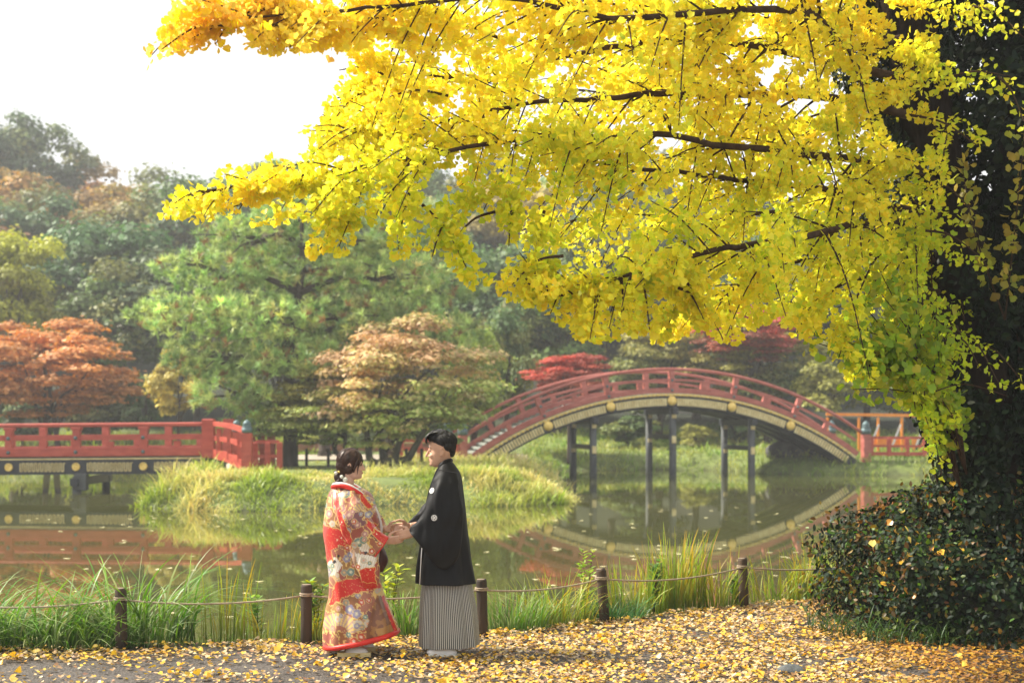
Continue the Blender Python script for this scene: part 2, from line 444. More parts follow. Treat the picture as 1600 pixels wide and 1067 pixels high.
def blades(P, H, W_, az, bend, colb, colt, seg=4, twist=0.0):
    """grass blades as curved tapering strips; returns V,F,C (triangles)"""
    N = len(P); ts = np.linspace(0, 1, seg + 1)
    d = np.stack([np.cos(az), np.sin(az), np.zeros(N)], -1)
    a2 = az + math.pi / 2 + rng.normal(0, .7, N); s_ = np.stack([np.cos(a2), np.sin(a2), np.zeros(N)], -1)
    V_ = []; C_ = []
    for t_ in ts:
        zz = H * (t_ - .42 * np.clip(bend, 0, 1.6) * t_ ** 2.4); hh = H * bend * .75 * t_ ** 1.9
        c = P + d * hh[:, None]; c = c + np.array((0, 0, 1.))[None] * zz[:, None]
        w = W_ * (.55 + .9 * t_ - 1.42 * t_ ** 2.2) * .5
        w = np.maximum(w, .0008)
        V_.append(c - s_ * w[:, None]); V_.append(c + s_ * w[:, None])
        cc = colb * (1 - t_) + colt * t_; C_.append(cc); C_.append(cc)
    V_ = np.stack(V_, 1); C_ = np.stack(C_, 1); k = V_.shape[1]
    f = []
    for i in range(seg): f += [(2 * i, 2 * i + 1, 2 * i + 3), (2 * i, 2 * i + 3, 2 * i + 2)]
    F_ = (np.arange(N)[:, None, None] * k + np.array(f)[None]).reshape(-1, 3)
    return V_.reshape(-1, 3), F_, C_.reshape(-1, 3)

def pick(cols, N, jit=.12, w=None):
    c = np.array(cols, float)[rng.choice(len(cols), N, p=w)]
    return np.clip(c * (1 + rng.normal(0, jit, (N, 1))) * (1 + rng.normal(0, jit * .4, (N, 3))), .002, 1)

# ------------------------------------------------------------------ tree kinds (unit crowns, radius 1)
def unit_crown(kind, seed, nleaf, leaf):
    global rng
    keep = rng; rng = np.random.default_rng(seed)
    nb = {'broad': 46, 'maple': 110, 'shrub': 26}[kind]
    B = []
    while len(B) < nb:
        p = rng.normal(size=3); p /= np.linalg.norm(p)
        rr = rng.uniform(.45, .92); p = p * rr
        if kind == 'maple':
            p[2] = p[2] * 1.0 if p[2] > 0 else p[2] * .9; p[:2] *= 1.06 + .16 * math.sin(3 * math.atan2(p[1], p[0]) + seed)
            if np.hypot(p[0], p[1]) < .35 and p[2] < .2: continue
        if p[2] < (-.62 if kind != 'maple' else -.80): continue
        B.append(p)
    B = np.array(B)
    br = rng.uniform(.16, .34, nb) if kind != 'maple' else rng.uniform(.10, .30, nb)
    w = br ** 2; which = rng.choice(nb, nleaf, p=w / w.sum())
    d = rng.normal(size=(nleaf, 3)); d /= np.linalg.norm(d, axis=1, keepdims=True)
    d[:, 2] = np.where(d[:, 2] < -.2, -d[:, 2], d[:, 2])
    rad = br[which] * rng.uniform(.72, 1.08, nleaf) ** .7
    flat = .44 if kind == 'maple' else .78
    off = d * rad[:, None] * np.array((1, 1, flat)) * (1 + .25 * rng.normal(size=(nleaf, 1)))
    P = B[which] + off
    if kind == 'maple':   # finger-like lobes at the pad edges
        P[:, 2] -= .25 * (np.hypot(off[:, 0], off[:, 1])) ** 2
    U, W_, Nn = rand_frames(nleaf, d * .9 + np.array((0, 0, .5)), .6)
    bb = rng.uniform(.72, 1.3, nb)[which] * (1 + rng.normal(0, .18, nleaf))
    acc = np.clip((rng.random(nb) ** 4)[which] * .8 + rng.normal(0, .06, nleaf), 0, 1)
    hz = np.clip((P[:, 2] + .2), 0, 1)
    if kind == 'maple': acc = np.clip(.12 + .85 * np.clip((P[:, 2] + .45), 0, 1) + .30 * P[:, 0] + rng.normal(0, .2, nleaf) + .7 * (rng.random(nb)[which] - .5), 0, 1)
    C = np.stack([bb, acc, np.zeros(nleaf)], -1)
    V_, F_, C_ = stamp(P, U, W_, Nn, leaf * rng.uniform(.6, 1.4, nleaf), QT if kind != 'maple' else TT * 1.3, QF if kind != 'maple' else TF, C)
    rng = keep
    me = np_mesh(kind + '_crown', V_, F_, False, C_)
    return me, B
CR = {('broad', i): unit_crown('broad', 100 + i, 9500, .050) for i in range(4)}
CR.update({('maple', i): unit_crown('maple', 200 + i, 20000, .040) for i in range(2)})
CR.update({('shrub', i): unit_crown('shrub', 300 + i, 5000, .07) for i in range(2)})
for me, _ in CR.values(): me.materials.append(M['tree'])
MAPLE_O = []
for mt_ in ('tree_o', 'tree_r', 'tree_p'):
    for i in range(2):
        me = CR[('maple', i)][0].copy(); me.materials[0] = M[mt_]; MAPLE_O.append((me, CR[('maple', i)][1]))

def tree(name, label, cat, px, Y, half_w, ztop, zbot, color, kind='broad', var=0, group=None, trunk_r=.2, bark='bark', gx=None, stems=1, autumn=False, depth=None, accent=None):
    x = (px - 800) / FPX * Y
    gx_ = x if gx is None else (gx - 800) / FPX * Y
    z0 = gz(gx_, Y) - .1
    t_ = thing(name, label, cat, (gx_, Y, z0), group=group)
    me, B = (MAPLE_O[var] if autumn else CR[(kind, var)])
    cz = (ztop + zbot) / 2; rz = (ztop - zbot) / 2
    o = link('crown', me, None, t_); o.location = (x - gx_, 0, cz - z0); o.scale = (half_w, depth or half_w, rz * 1.05)
    o.rotation_euler = (0, 0, (px * 1.7 + Y) % 6.28); o.color = (color[0] * 1.8, color[1] * 1.8, color[2] * 1.5, 1)
    g = G(); R = random.Random(int(px * 7 + Y))
    for s_ in range(stems):
        bx = (s_ - (stems - 1) / 2) * trunk_r * 1.3; by = R.uniform(-1, 1) * trunk_r * (stems > 1)
        top = Vector((x - gx_ + R.uniform(-.3, .3) * half_w + bx * 5, by * 4, cz - z0 + rz * .2))
        mid = Vector((bx * 2.2 + (x - gx_) * .3, by * 2, (zbot - z0) * .6 + .25))
        g.tube([(bx, by, 0), (bx * 1.2, by * 1.2, .35), mid, (mid + top) / 2, top], [trunk_r * 1.35, trunk_r, trunk_r * .8, trunk_r * .5, trunk_r * .2], 8)
        for _ in range(5):
            k = B[R.randrange(len(B))]; e_ = Vector((x - gx_ + k[0] * half_w * .85, k[1] * half_w * .85, cz - z0 + k[2] * rz * .85))
            st = mid.lerp(top, R.uniform(0, .5))
            g.tube([st, st.lerp(e_, .5) + Vector((0, 0, .1 * half_w)), e_], [trunk_r * .45, trunk_r * .28, trunk_r * .08], 6)
    link('trunk', g.mesh('trunk', True), M[bark], t_)
    return t_
# ------------------------------------------------------------------ the arched bridge
def zline(py, Y): return CAMZ + (HZ - py) / FPX * Y
def build_arch():
    A = np.array((-1.69, 52.2)); Bp = np.array((13.8, 55.9)); L = float(np.hypot(*(Bp - A)))
    u = (Bp - A) / L; nn = np.array((-u[1], u[0])); Wd = 3.0
    root = thing('arched_bridge', 'tall arched red bridge with gold edged fascia on dark piers across the pond', 'bridge', (float((A + Bp)[0] / 2), float((A + Bp)[1] / 2), WATER))
    R_, zc = 14.1, 3.70; s0 = L / 2
    def zt(s): return zc - (R_ - math.sqrt(R_ * R_ - (s - s0) ** 2))
    def P(s, dz, side, out=0.0):
        """point on arc; dz measured along the arc normal below rail top; side 0 near 1 far"""
        th = math.asin((s - s0) / R_); r = R_ + dz
        ss = s0 + r * math.sin(th); z = zc - R_ + r * math.cos(th)
        q = A + u * ss + nn * (side * Wd + (out if side else -out))
        return (float(q[0]), float(q[1]), z)
    def arcbar(s_a, s_b, dz, w, h, side, out=0.0, k=14):
        """curved beam of rectangular section"""
        g = G(); V_ = []; ss = np.linspace(s_a, s_b, k)
        for s in ss:
            for (o_, d_) in ((-w / 2, -h / 2), (w / 2, -h / 2), (w / 2, h / 2), (-w / 2, h / 2)):
                V_.append(P(s, dz + d_, side, out + o_))
        F_ = []
        for i in range(k - 1):
            for j in range(4):
                j2 = (j + 1) % 4; F_.append((i * 4 + j, i * 4 + 4 + j, i * 4 + 4 + j2, i * 4 + j2))
        F_ += [(0, 1, 2, 3), tuple((k - 1) * 4 + j for j in (3, 2, 1, 0))]
        return g.add(V_, F_)
    nb = 6; ts = np.linspace(0, L, nb + 1)
    # angles equal spacing along arc
    for side in (0, 1):
        g = G(); pts = [P(s, 0, side) for s in np.linspace(.1, L - .1, 40)]
        g.tube(pts, .062, 10); sub('top_rail', g, M['red_old'], root, True)
        sub('middle_rail', arcbar(.1, L - .1, -.40, .09, .09, side, k=40), M['red_old'], root)
        sub('lower_beam', arcbar(-.2, L + .2, -.80, .18, .19, side, k=40), M['red_old'], root)
        for i in range(1, nb):
            p0, p1 = P(ts[i], -.06, side), P(ts[i], -.70, side)
            g = G().bar(p1, p0, .20, .20, up=(u[0], u[1], 0), bev=.015); po = sub('rail_post', g, M['red_old'], root)
            if side == 0:
                for dz in (-.42, -.80):
                    q = P(ts[i], dz, side, .105 + (.0 if dz > -.5 else .003))
                    g = G().lathe(q, [(.055, -.01), (.055, .02), (.035, .045), (.01, .05)], 10, (-nn[0], -nn[1], 0)); sub('stud', g, M['patina'], root, True, parent=po)
        for i in range(nb):
            s = (ts[i] + ts[i + 1]) / 2
            g = G().bar(P(s, -.70, side), P(s, -.46, side), .16, .18, up=(u[0], u[1], 0)); sub('short_strut', g, M['red_old'], root)
        for s, zb in ((0, .1), (L, .1)):
            q = A + u * (s + (-.12 if s == 0 else .12)) + nn * side * Wd
            g = G().box((q[0], q[1], (zb + 1.22) / 2), (.30, .30, 1.22 - zb), Matrix.Rotation(math.atan2(u[1], u[0]), 3, 'Z'), .03)
            po = sub('newel_post', g, M['red_old'], root)
            g = G().lathe((q[0], q[1], 1.222), [(.19, 0), (.19, .20), (.16, .215), (.16, .24), (.185, .26), (.13, .30), (.15, .34), (.13, .42), (.07, .48), (.015, .53)], 16)
            sub('finial_cap', g, M['patina'], root, True, parent=po)
    # gold scalloped edge and fascia, per bay
    for side in (0, 1):
        sub('fascia_board', arcbar(-.3, L + .3, -1.22, .10, .40, side, .0, 44), M['black_lac'], root)
        sub('gilded_edge', arcbar(-.2, L + .2, -.965, .15, .085, side, .02, 44), M['gold_paint'], root)
        sub('deck_edge', arcbar(-.2, L + .2, -.921 + .0, .05, .0, side, .0, 2), M['red_old'], root) if False else None
    for i in range(nb):
        g = G(); ns = 24
        for k in range(ns):   # slats with round heads
            s = ts[i] + (ts[i + 1] - ts[i]) * (k + .5) / ns
            if i > 0 and k < 2 or i < nb - 1 and k > ns - 3: continue
            g.bar(P(s, -1.38, 0, .062), P(s, -1.10, 0, .062), .034, .080, up=(u[0], u[1], 0))
        sub('gold_slats', g, M['gold_paint'], root)
        g = G(); ns = 15
        for k in range(ns):
            s = ts[i] + (ts[i + 1] - ts[i]) * (k + .5) / ns
            g.ell(P(s, -.985, 0, .09), (.08, .03, .045), 8, 5)
        sub('gold_scallops', g, M['gold'], root, True)
    for i in range(1, nb):
        q = P(ts[i], -1.20, 0, .10)
        g = G().lathe(q, [(.185, -.035), (.185, .0), (.155, .02), (.07, .03), (.02, .035)], 20, (-nn[0], -nn[1], 0)); sub('gold_boss', g, M['gold'], root, True)
    # underside / deck planks and steps
    npk = 62
    for k in range(npk):
        s = L * (k + .5) / npk; w = L / npk * 1.08
        th = math.asin((s - s0) / R_)
        q = A + u * (s0 + (R_ - .93) * math.sin(th)) + nn * Wd / 2; z = zc - R_ + (R_ - .93) * math.cos(th)
        Mx = Matrix(((u[0], nn[0], 0), (u[1], nn[1], 0), (0, 0, 1)))
        g = G().box((q[0], q[1], z), (w * math.cos(th), Wd - .22, .05 + abs(math.sin(th)) * .10), Mx, .006)
        sub('plank', g, M['plank'], root)
    for k in range(3):
        g = G(); V_ = []; off = .35 + k * 1.0
        kk = 30
        for s in np.linspace(.2, L - .2, kk):
            for (o_, d_) in ((-.12, -1.5), (.12, -1.5), (.12, -1.06), (-.12, -1.06)):
                V_.append(P(s, d_, 0, -(off + .15) + o_))
        F_ = []
        for i in range(kk - 1):
            for j in range(4):
                j2 = (j + 1) % 4; F_.append((i * 4 + j, i * 4 + 4 + j, i * 4 + 4 + j2, i * 4 + j2))
        g.add(V_, F_ + [(0, 1, 2, 3)]); sub('girder', g, M['black_lac'], root)
    # piers
    for px in (926, 1053, 1178):
        # where the column ray meets the near edge
        best = min(np.linspace(0, L, 800), key=lambda s: abs((P(s, -1.2, 0)[0] / P(s, -1.2, 0)[1]) - (px - 800) / FPX))
        ends = []
        for side, o_ in ((0, -.12), (1, -.12)):
            q = P(best, -1.40, side, o_)
            zb = q[2] - .02; base = (q[0], q[1], -1.0)
            g = G().tube([base, (q[0], q[1], 0), (q[0], q[1], zb)], [.145, .14, .135], 14); c = sub('pier_column', g, M['pier'], root, True)
            for zz in (zb - .30, max(zb - 1.25, .2)):
                g = G().box((q[0] - nn[0] * .15, q[1] - nn[1] * .15, zz), (.16, .05, .28), Matrix.Rotation(math.atan2(u[1], u[0]), 3, 'Z'), .01)
                sub('gold_fitting', g, M['gold_paint'], root, parent=c)
            ends.append((q[0], q[1], zb))
        for dz in (-.16, -1.15):
            a_ = Vector(ends[0]) + Vector((0, 0, dz)); b_ = Vector(ends[1]) + Vector((0, 0, dz)); d_ = (b_ - a_).normalized() * .35
            g = G().bar(a_ - d_ * (dz > -1), b_ + d_ * (dz > -1), .2, .26 if dz > -1 else .18, bev=.02); sub('cross_beam', g, M['black_lac'], root)
    return root, A, u, nn, L
ARCH, A_, U_, N_, L_ = build_arch()

def low_rail(name, label, x0, y0, x1, y1, zb, zt_, nposts, capped, mat='red'):
    t_ = thing(name, label, 'railing', (x0, y0, zb))
    for k in range(nposts):
        f = k / (nposts - 1); x, y = x0 + (x1 - x0) * f, y0 + (y1 - y0) * f
        big = k in capped
        w = .24 if big else .15
        p = sub('rail_post', G().box((x, y, (zb + zt_) / 2 + (.04 if big else 0)), (w, w, zt_ - zb + (.08 if big else -.02)), None, .015), M[mat], t_)
        if big:
            z_ = zt_ + .082
            sub('finial_cap', G().lathe((x, y, z_), [(.15, 0), (.15, .14), (.12, .15), (.15, .18), (.10, .21), (.12, .25), (.10, .32), (.01, .38)], 14), M['patina'], t_, True, parent=p)
    for h, w in ((zt_ - .0, .10), (zt_ - (zt_ - zb) * .45, .09), (zb + .1, .14)):
        sub('rail', G().bar((x0, y0, h), (x1, y1, h), w * .8, w), M[mat], t_)
    return t_
q = A_ - U_ * .35
low_rail('railing', 'short low red railing behind the man, at the left foot of the arched bridge', q[0], q[1], q[0] - 2.1, q[1] + .5, .25, 1.0, 4, (3,))
q2 = A_ + N_ * 3 - U_ * .4
low_rail('railing', 'rear low red railing beyond the one behind the black kimono man', q2[0], q2[1], q2[0] - 1.6, q2[1] + .8, .25, 1.0, 3, (2,))
q = A_ + U_ * (L_ + .35)
low_rail('railing', 'low red railing at the right foot of the arched bridge', q[0], q[1], q[0] + 2.0, q[1] - .4, .35, 1.08, 4, ())

# ------------------------------------------------------------------ the flat bridge on the left
def build_flat():
    YB = 41.5; x0, x1 = -19.5, -8.95; Wd = 3.0
    root = thing('flat_bridge', 'long flat red bridge with gold studded black fascia at the left edge', 'bridge', (x0, YB, WATER))
    def slope(x): return (x - x0) * .008
    sc = YB / FPX
    zt_, zm, zl = 1.8 - 12 * sc, 1.8 - 32 * sc, 1.8 - 54 * sc
    xs = [(p - 800) * sc for p in (15 - 315, 15 - 210, 15 - 105, 15, 120, 225)]
    for side in (0, 1):
        y = YB + side * Wd
        sub('top_rail', G().bar((x0, y, zt_), (x1, y, zt_ + slope(x1)), .17, .12, bev=.03), M['red'], root)
        sub('middle_rail', G().bar((x0, y, zm), (x1, y, zm + slope(x1)), .11, .14), M['red'], root)
        sub('lower_beam', G().bar((x0, y, zl), (x1, y, zl + slope(x1)), .22, .26, bev=.02), M['red'], root)
        for x in xs:
            z0 = slope(x)
            p = sub('rail_post', G().box((x, y, (zl + zt_) / 2 + z0), (.21, .20, zt_ - zl - .12), None, .015), M['red'], root)
            if side == 0:
                sub('post_cap', G().box((x, y, zt_ + z0 - .10), (.30, .22, .08), None, .01), M['red'], root, parent=p)
                for zz in (zm, zl):
                    sub('stud', G().lathe((x, y - .114, zz + z0), [(.055, 0), (.055, .02), (.03, .045), (.01, .05)], 12, (0, -1, 0)), M['patina'], root, True, parent=p)
        for x in xs:
            sub('short_strut', G().box((x + .98, y, (zl + zm) / 2 + slope(x)), (.20, .14, zm - zl - .2), None), M['red'], root)
    # end posts
    for side in (0, 1):
        y = YB + side * Wd
        for dx, w in ((0, .34),):
            sub('end_post', G().box((x1 + dx + .1, y, (zl + zt_) / 2 + .06), (w, .32, zt_ - zl + .36), None, .03), M['red'], root)
    # fascia
    for side in (0, 1):
        y = YB + side * Wd
        sub('fascia_board', G().bar((x0, y, zl - .42), (x1, y, zl - .42 + slope(x1)), .12, .46), M['black_lac'], root)
        sub('gold_strip', G().bar((x0, y - .07, zl - .20), (x1, y - .07, zl - .20 + slope(x1)), .03, .035), M['gold_paint'], root)
    for j, x in enumerate(xs):
        z_ = zl - .43 + slope(x)
        sub('gold_boss', G().lathe((x, YB - .062, z_), [(.12, 0), (.12, .03), (.09, .045), (.085, .035), (.04, .04), (.01, .045)], 20, (0, -1, 0)), M['gold'], root, True)
        g = G(); n_ = 11; xa, xb = x + .32, x + 1.64; st = (xb - xa) / n_
        for k in range(n_):     # meander comb
            a_ = xa + st * k; zt2, zb2 = z_ + .13, z_ - .12
            g.box((a_ + st * .14, YB - .078, z_ + .0), (.024, .03, .24)); g.box((a_ + st * .64, YB - .078, z_), (.024, .03, .24))
            g.box((a_ + st * .39, YB - .078, z_ - .12), (st * .5 - .024, .03, .026)); g.box((a_ + st * .89, YB - .078, z_ + .12), (st * .5 - .024, .03, .026))
        sub('gold_comb', g, M['gold_paint'], root)
    # deck planks
    npk = 60
    for k in range(npk):
        x = x0 + (x1 - x0) * (k + .5) / npk
        sub('plank', G().box((x, YB + Wd / 2, zl - .16 + slope(x)), ((x1 - x0) / npk * .94, Wd - .3, .07), None, .006), M['plank'], root)
    # piers
    for px in (15 - 210, 15 - 0 - 90, 120):
        x = (px - 800) * sc
        for side in (0, 1):
            y = YB + side * Wd
            sub('pier_column', G().tube([(x, y, -1.1), (x, y, zl - .66)], .13, 12), M['pier'], root, True)
        sub('cross_beam', G().bar((x, YB - .3, zl - .82), (x, YB + Wd + .3, zl - .82), .22, .22), M['black_lac'], root)
        sub('pier_block', G().box((x + .14, YB - .02, -.02), (.34, .3, .5), None, .03), M['pier'], root)
    # splayed wing railing, descending toward the camera
    a_ = np.array((x1 + .25, YB - .05)); b_ = np.array(((386 - 800) / FPX * 39.6, 39.6))
    da, db = zt_ + .10, 1.8 + (HZ - 684) / FPX * 39.6
    for h0, h1, w, hh in ((da, db + .18, .14, .13), (da - .42, db - .22, .10, .14), (da - .86, db - .78, .18, .26)):
        pts = [(a_[0], a_[1], h0), ((a_[0] + b_[0]) / 2, (a_[1] + b_[1]) / 2, (h0 + h1) / 2 + .05), (b_[0], b_[1], h1)]
        g = G().bar(pts[0], pts[1], w, hh).bar(pts[1], pts[2], w, hh); sub('wing_rail', g, M['red'], root)
    for f in (.18, .5, .8):
        c = a_ * (1 - f) + b_ * f; zt2 = da * (1 - f) + (db + .18) * f
        sub('wing_panel', G().bar((c[0], c[1], zt2 - .9), (c[0], c[1], zt2 - .1), .22, .12, up=(1, 0, 0)), M['red'], root)
    for (cx, cy, big) in ((b_[0], b_[1], 1), (b_[0] - .98, b_[1] + 3.6, 1)):
        ztp = db + .14
        p = sub('newel_post', G().box((cx, cy, (ztp - .0) / 2 + .0), (.27, .27, ztp), None, .025), M['red'], root)
        sub('finial_cap', G().lathe((cx, cy, ztp), [(.15, 0), (.15, .13), (.12, .14), (.15, .17), (.10, .20), (.125, .23), (.10, .30), (.01, .37)], 16), M['patina'], root, True, parent=p)
    return root
FLAT = build_flat()
for label, px0, px1, Y, zb, zt_ in (('low red railing with a grey green finial beside the left bridge end', 400, 437, 40.6, .25, 1.16), ('farther low red railing behind the left bridge end', 396, 424, 46.0, .25, 1.3)):
    low_rail('railing', label, (px1 - 800) / FPX * Y, Y, (px0 - 800) / FPX * Y, Y - .1, zb, zt_, 3, (0,) if Y > 45 else ())

# ------------------------------------------------------------------ orange works barrier
def barrier():
    Y = 57.0; sc = Y / FPX
    X = lambda p: (p - 800) * sc
    Z = lambda p: 1.8 + (HZ - p) * sc
    t_ = thing('works_barrier', 'orange tubular works barrier with striped boards right of the arched bridge', 'barrier', (X(1390), Y, gz(X(1390), Y)))
    sub('top_tube', G().bar((X(1291), Y, Z(647)), (X(1500), Y, Z(650)), .09, .12), M['orange'], t_)
    for p in (1293, 1342, 1372, 1409, 1443, 1480):
        sub('upright', G().bar((X(p), Y, Z(705)), (X(p), Y, Z(652)), .08, .09, up=(1, 0, 0)), M['orange'], t_)
    for p in (1359, 1393, 1430):
        sub('brace', G().bar((X(p), Y - .12, Z(696)), (X(p + 13), Y - .12, Z(663)), .06, .07, up=(1, 0, 0)), M['white'], t_)
    sub('board', G().box(((X(1357) + X(1419)) / 2, Y + .1, Z(689)), (X(1419) - X(1357), .04, .34)), M['orange'], t_)
    bd = sub('striped_board', G().box(((X(1424) + X(1486)) / 2, Y - .05, Z(694)), (X(1486) - X(1424), .04, .48)), M['orange'], t_)
    for k in range(5):
        x = X(1428) + k * .31
        g = G(); g.add([(x, Y - .074, Z(703)), (x + .14, Y - .074, Z(703)), (x + .38, Y - .074, Z(685)), (x + .24, Y - .074, Z(685))], [(0, 1, 2, 3)])
        sub('stripe', g, M['black_lac'], t_, parent=bd)
barrier()

# low fence and edging on the far path
t_ = thing('path_fence', 'low brown post and rope fence along the pale path on the island', 'fence', (-7, 46.2, .25))
pts = []
for px in (447, 479, 513, 557, 603, 635, 659):
    x = (px - 800) / FPX * 46.0
    z = gz(x, 46.0); pts.append((x, 46.0, z + .52))
    sub('post', G().tube([(x, 46.0, z - .05), (x, 46.0, z + .58)], .05, 8), M['bark'], t_)
for a_, b_ in zip(pts[:-1], pts[1:]):
    mid = ((a_[0] + b_[0]) / 2, 46.0, (a_[2] + b_[2]) / 2 - .06)
    sub('rope', G().tube([a_, mid, b_], .014, 5), M['rope'], t_)
ed = link('path_edging', G().bar((-13, 60.6, .62), (-.4, 60.6, .62), .2, .34).mesh('path_edging'), mat_noise('rusty_edging', (.22, .09, .05), (.34, .15, .09), 3), None)
tag(ed, 'long rust brown edging behind the pale island path', 'edging')

# boulder under the right end of the arch
g = G().ell((0, 0, 0), (1.1, .7, .55), 20, 12)
me = g.mesh('boulder', True)
for v in me.vertices:
    k = 1 + .18 * mnoise.noise(v.co * 1.5) + .06 * mnoise.noise(v.co * 5); v.co = v.co * k
p = at(1240, 698, 58.0); o = link('boulder', me, mat_noise('dark_stone', (.05, .05, .05), (.13, .13, .12), 3, .85, .6)); o.location = (p[0], p[1], .45)
tag(o, 'dark boulder on the bank beneath the right end of the arched bridge', 'rock')
# small pale house glimpsed in the wood
p = at(1092, 569, 82)
hh = thing('far_house', 'small pale house glimpsed between trees above the middle of the arched bridge', 'house', (p[0], p[1], p[2] - 3.4))
sub('wall', G().box((p[0], p[1], p[2] - 1.6), (3.2, 3, 3.4)), M['white'], hh)
g = G(); x, y, z = p
g.add([(x - 1.9, y - 1.8, z + .1), (x + 1.9, y - 1.8, z + .1), (x + 1.9, y + 1.8, z + .1), (x - 1.9, y + 1.8, z + .1), (x - 1.6, y, z + 1.0), (x + 1.6, y, z + 1.0)], [(0, 1, 5, 4), (2, 3, 4, 5), (1, 2, 5), (3, 0, 4), (3, 2, 1, 0)])
sub('roof', g, M['plank'], hh)
sub('window', G().box((x - .5, y - 1.52, z - .6), (.8, .05, .9)), M['black_lac'], hh)

# ------------------------------------------------------------------ main trees
def TZ(py, Y): return CAMZ + (HZ - py) / FPX * Y
def tb(name, label, cat, px0, px1, pyt, pyb, Y, color, **k):
    hw = (px1 - px0) / 2 / FPX * Y
    return tree(name, label, cat, (px0 + px1) / 2, Y, hw, TZ(pyt, Y), TZ(pyb, Y), color, **k)

tb('maple_tree', 'rust orange maple behind the flat red bridge at the left edge', 'maple', -60, 224, 500, 668, 60, (.26, .115, .035), kind='maple', var=0, autumn=True, trunk_r=.16, stems=2)
tb('maple_tree', 'green maple with salmon pink top standing behind the couple', 'maple', 486, 768, 496, 722, 43, (.19, .25, .065), kind='maple', var=4, autumn=True, trunk_r=.14, stems=4, gx=600, bark='bark_g')
tb('maple_tree', 'low green maple spreading beneath the big pine, left of the woman', 'maple', 396, 610, 580, 708, 45, (.15, .19, .05), kind='maple', var=0, trunk_r=.10, stems=2, gx=545, bark='bark_g', depth=2.0)
tb('maple_tree', 'scarlet maple just above the left slope of the arched bridge', 'maple', 822, 958, 545, 630, 60, (.19, .05, .03), kind='maple', var=3, autumn=True, trunk_r=.12)
tb('maple_tree', 'dull red maple hanging behind the crown of the arched bridge', 'maple', 1085, 1260, 478, 575, 66, (.16, .07, .05), kind='maple', var=2, autumn=True, trunk_r=.14)
tb('small_tree', 'small pale yellow leaved tree between the orange maple and the pine', 'tree', 228, 330, 548, 668, 57, (.33, .27, .075), kind='shrub', var=0, trunk_r=.09)
tb('tree', 'yellow green rounded tree at the left edge above the orange maple', 'tree', -60, 105, 368, 560, 68, (.20, .21, .03), var=1, trunk_r=.22)
tb('tree', 'olive green bushy tree left of the pine, above the orange maple', 'tree', 70, 270, 418, 600, 72, (.075, .11, .045), var=2, trunk_r=.25)
tb('tree', 'blue green broadleaf tree between the pine and the arched bridge', 'tree', 735, 840, 480, 690, 62, (.07, .12, .05), var=0, trunk_r=.2)
tb('tree', 'bright green leafy tree right of the salmon topped maple', 'tree', 690, 790, 500, 680, 56, (.14, .19, .04), var=3, trunk_r=.18)
tb('tree', 'pale green tree behind the left slope of the arched bridge', 'tree', 780, 960, 440, 620, 72, (.09, .14, .045), var=1, trunk_r=.22)
tb('tree', 'grey green layered tree behind the arched bridge crown', 'tree', 940, 1120, 490, 660, 69, (.075, .105, .045), kind='maple', var=1, trunk_r=.2)
tb('tree', 'dark green spreading tree right of the pale house', 'tree', 1110, 1290, 500, 660, 67, (.06, .09, .035), kind='maple', var=0, trunk_r=.22)
tb('tree', 'olive tree with yellow sprays above the right slope of the arched bridge', 'tree', 1240, 1350, 550, 660, 63, (.17, .17, .04), kind='shrub', var=1, trunk_r=.14)
tb('tree', 'dark evergreen behind the orange works barrier', 'tree', 1330, 1520, 480, 680, 72, (.05, .075, .03), var=2, trunk_r=.25)
tb('shrub', 'dark clipped shrub beneath the arch between the piers', 'shrub', 930, 1030, 640, 700, 66, (.05, .085, .03), kind='shrub', var=0, trunk_r=.08)
tb('shrub', 'yellow flecked shrub under the middle of the arched bridge', 'shrub', 1060, 1120, 655, 705, 66, (.20, .20, .05), kind='shrub', var=1, trunk_r=.08)
tb('shrub', 'low green shrub behind the right pier of the arched bridge', 'shrub', 1110, 1200, 640, 700, 68, (.06, .10, .035), kind='shrub', var=0, trunk_r=.08)
tb('shrub', 'round dark shrub under the orange maple at the left edge', 'shrub', -20, 90, 590, 700, 66, (.04, .065, .025), kind='shrub', var=1, trunk_r=.08)
tb('shrub', 'dark shrub under the right side of the orange maple', 'shrub', 80, 210, 600, 700, 67, (.04, .06, .022), kind='shrub', var=0, trunk_r=.08)
tb('shrub', 'dark green conical shrub left of the pale yellow tree', 'shrub', 190, 270, 560, 690, 64, (.05, .09, .035), kind='shrub', var=1, trunk_r=.08)
tb('shrub', 'bright green shrub seen beneath the pine beside its trunk', 'shrub', 455, 560, 650, 705, 62, (.17, .22, .05), kind='shrub', var=0, trunk_r=.08)
tb('shrub', 'dark green shrub behind the low red railing by the man', 'shrub', 625, 720, 630, 705, 61, (.06, .10, .035), kind='shrub', var=1, trunk_r=.08)

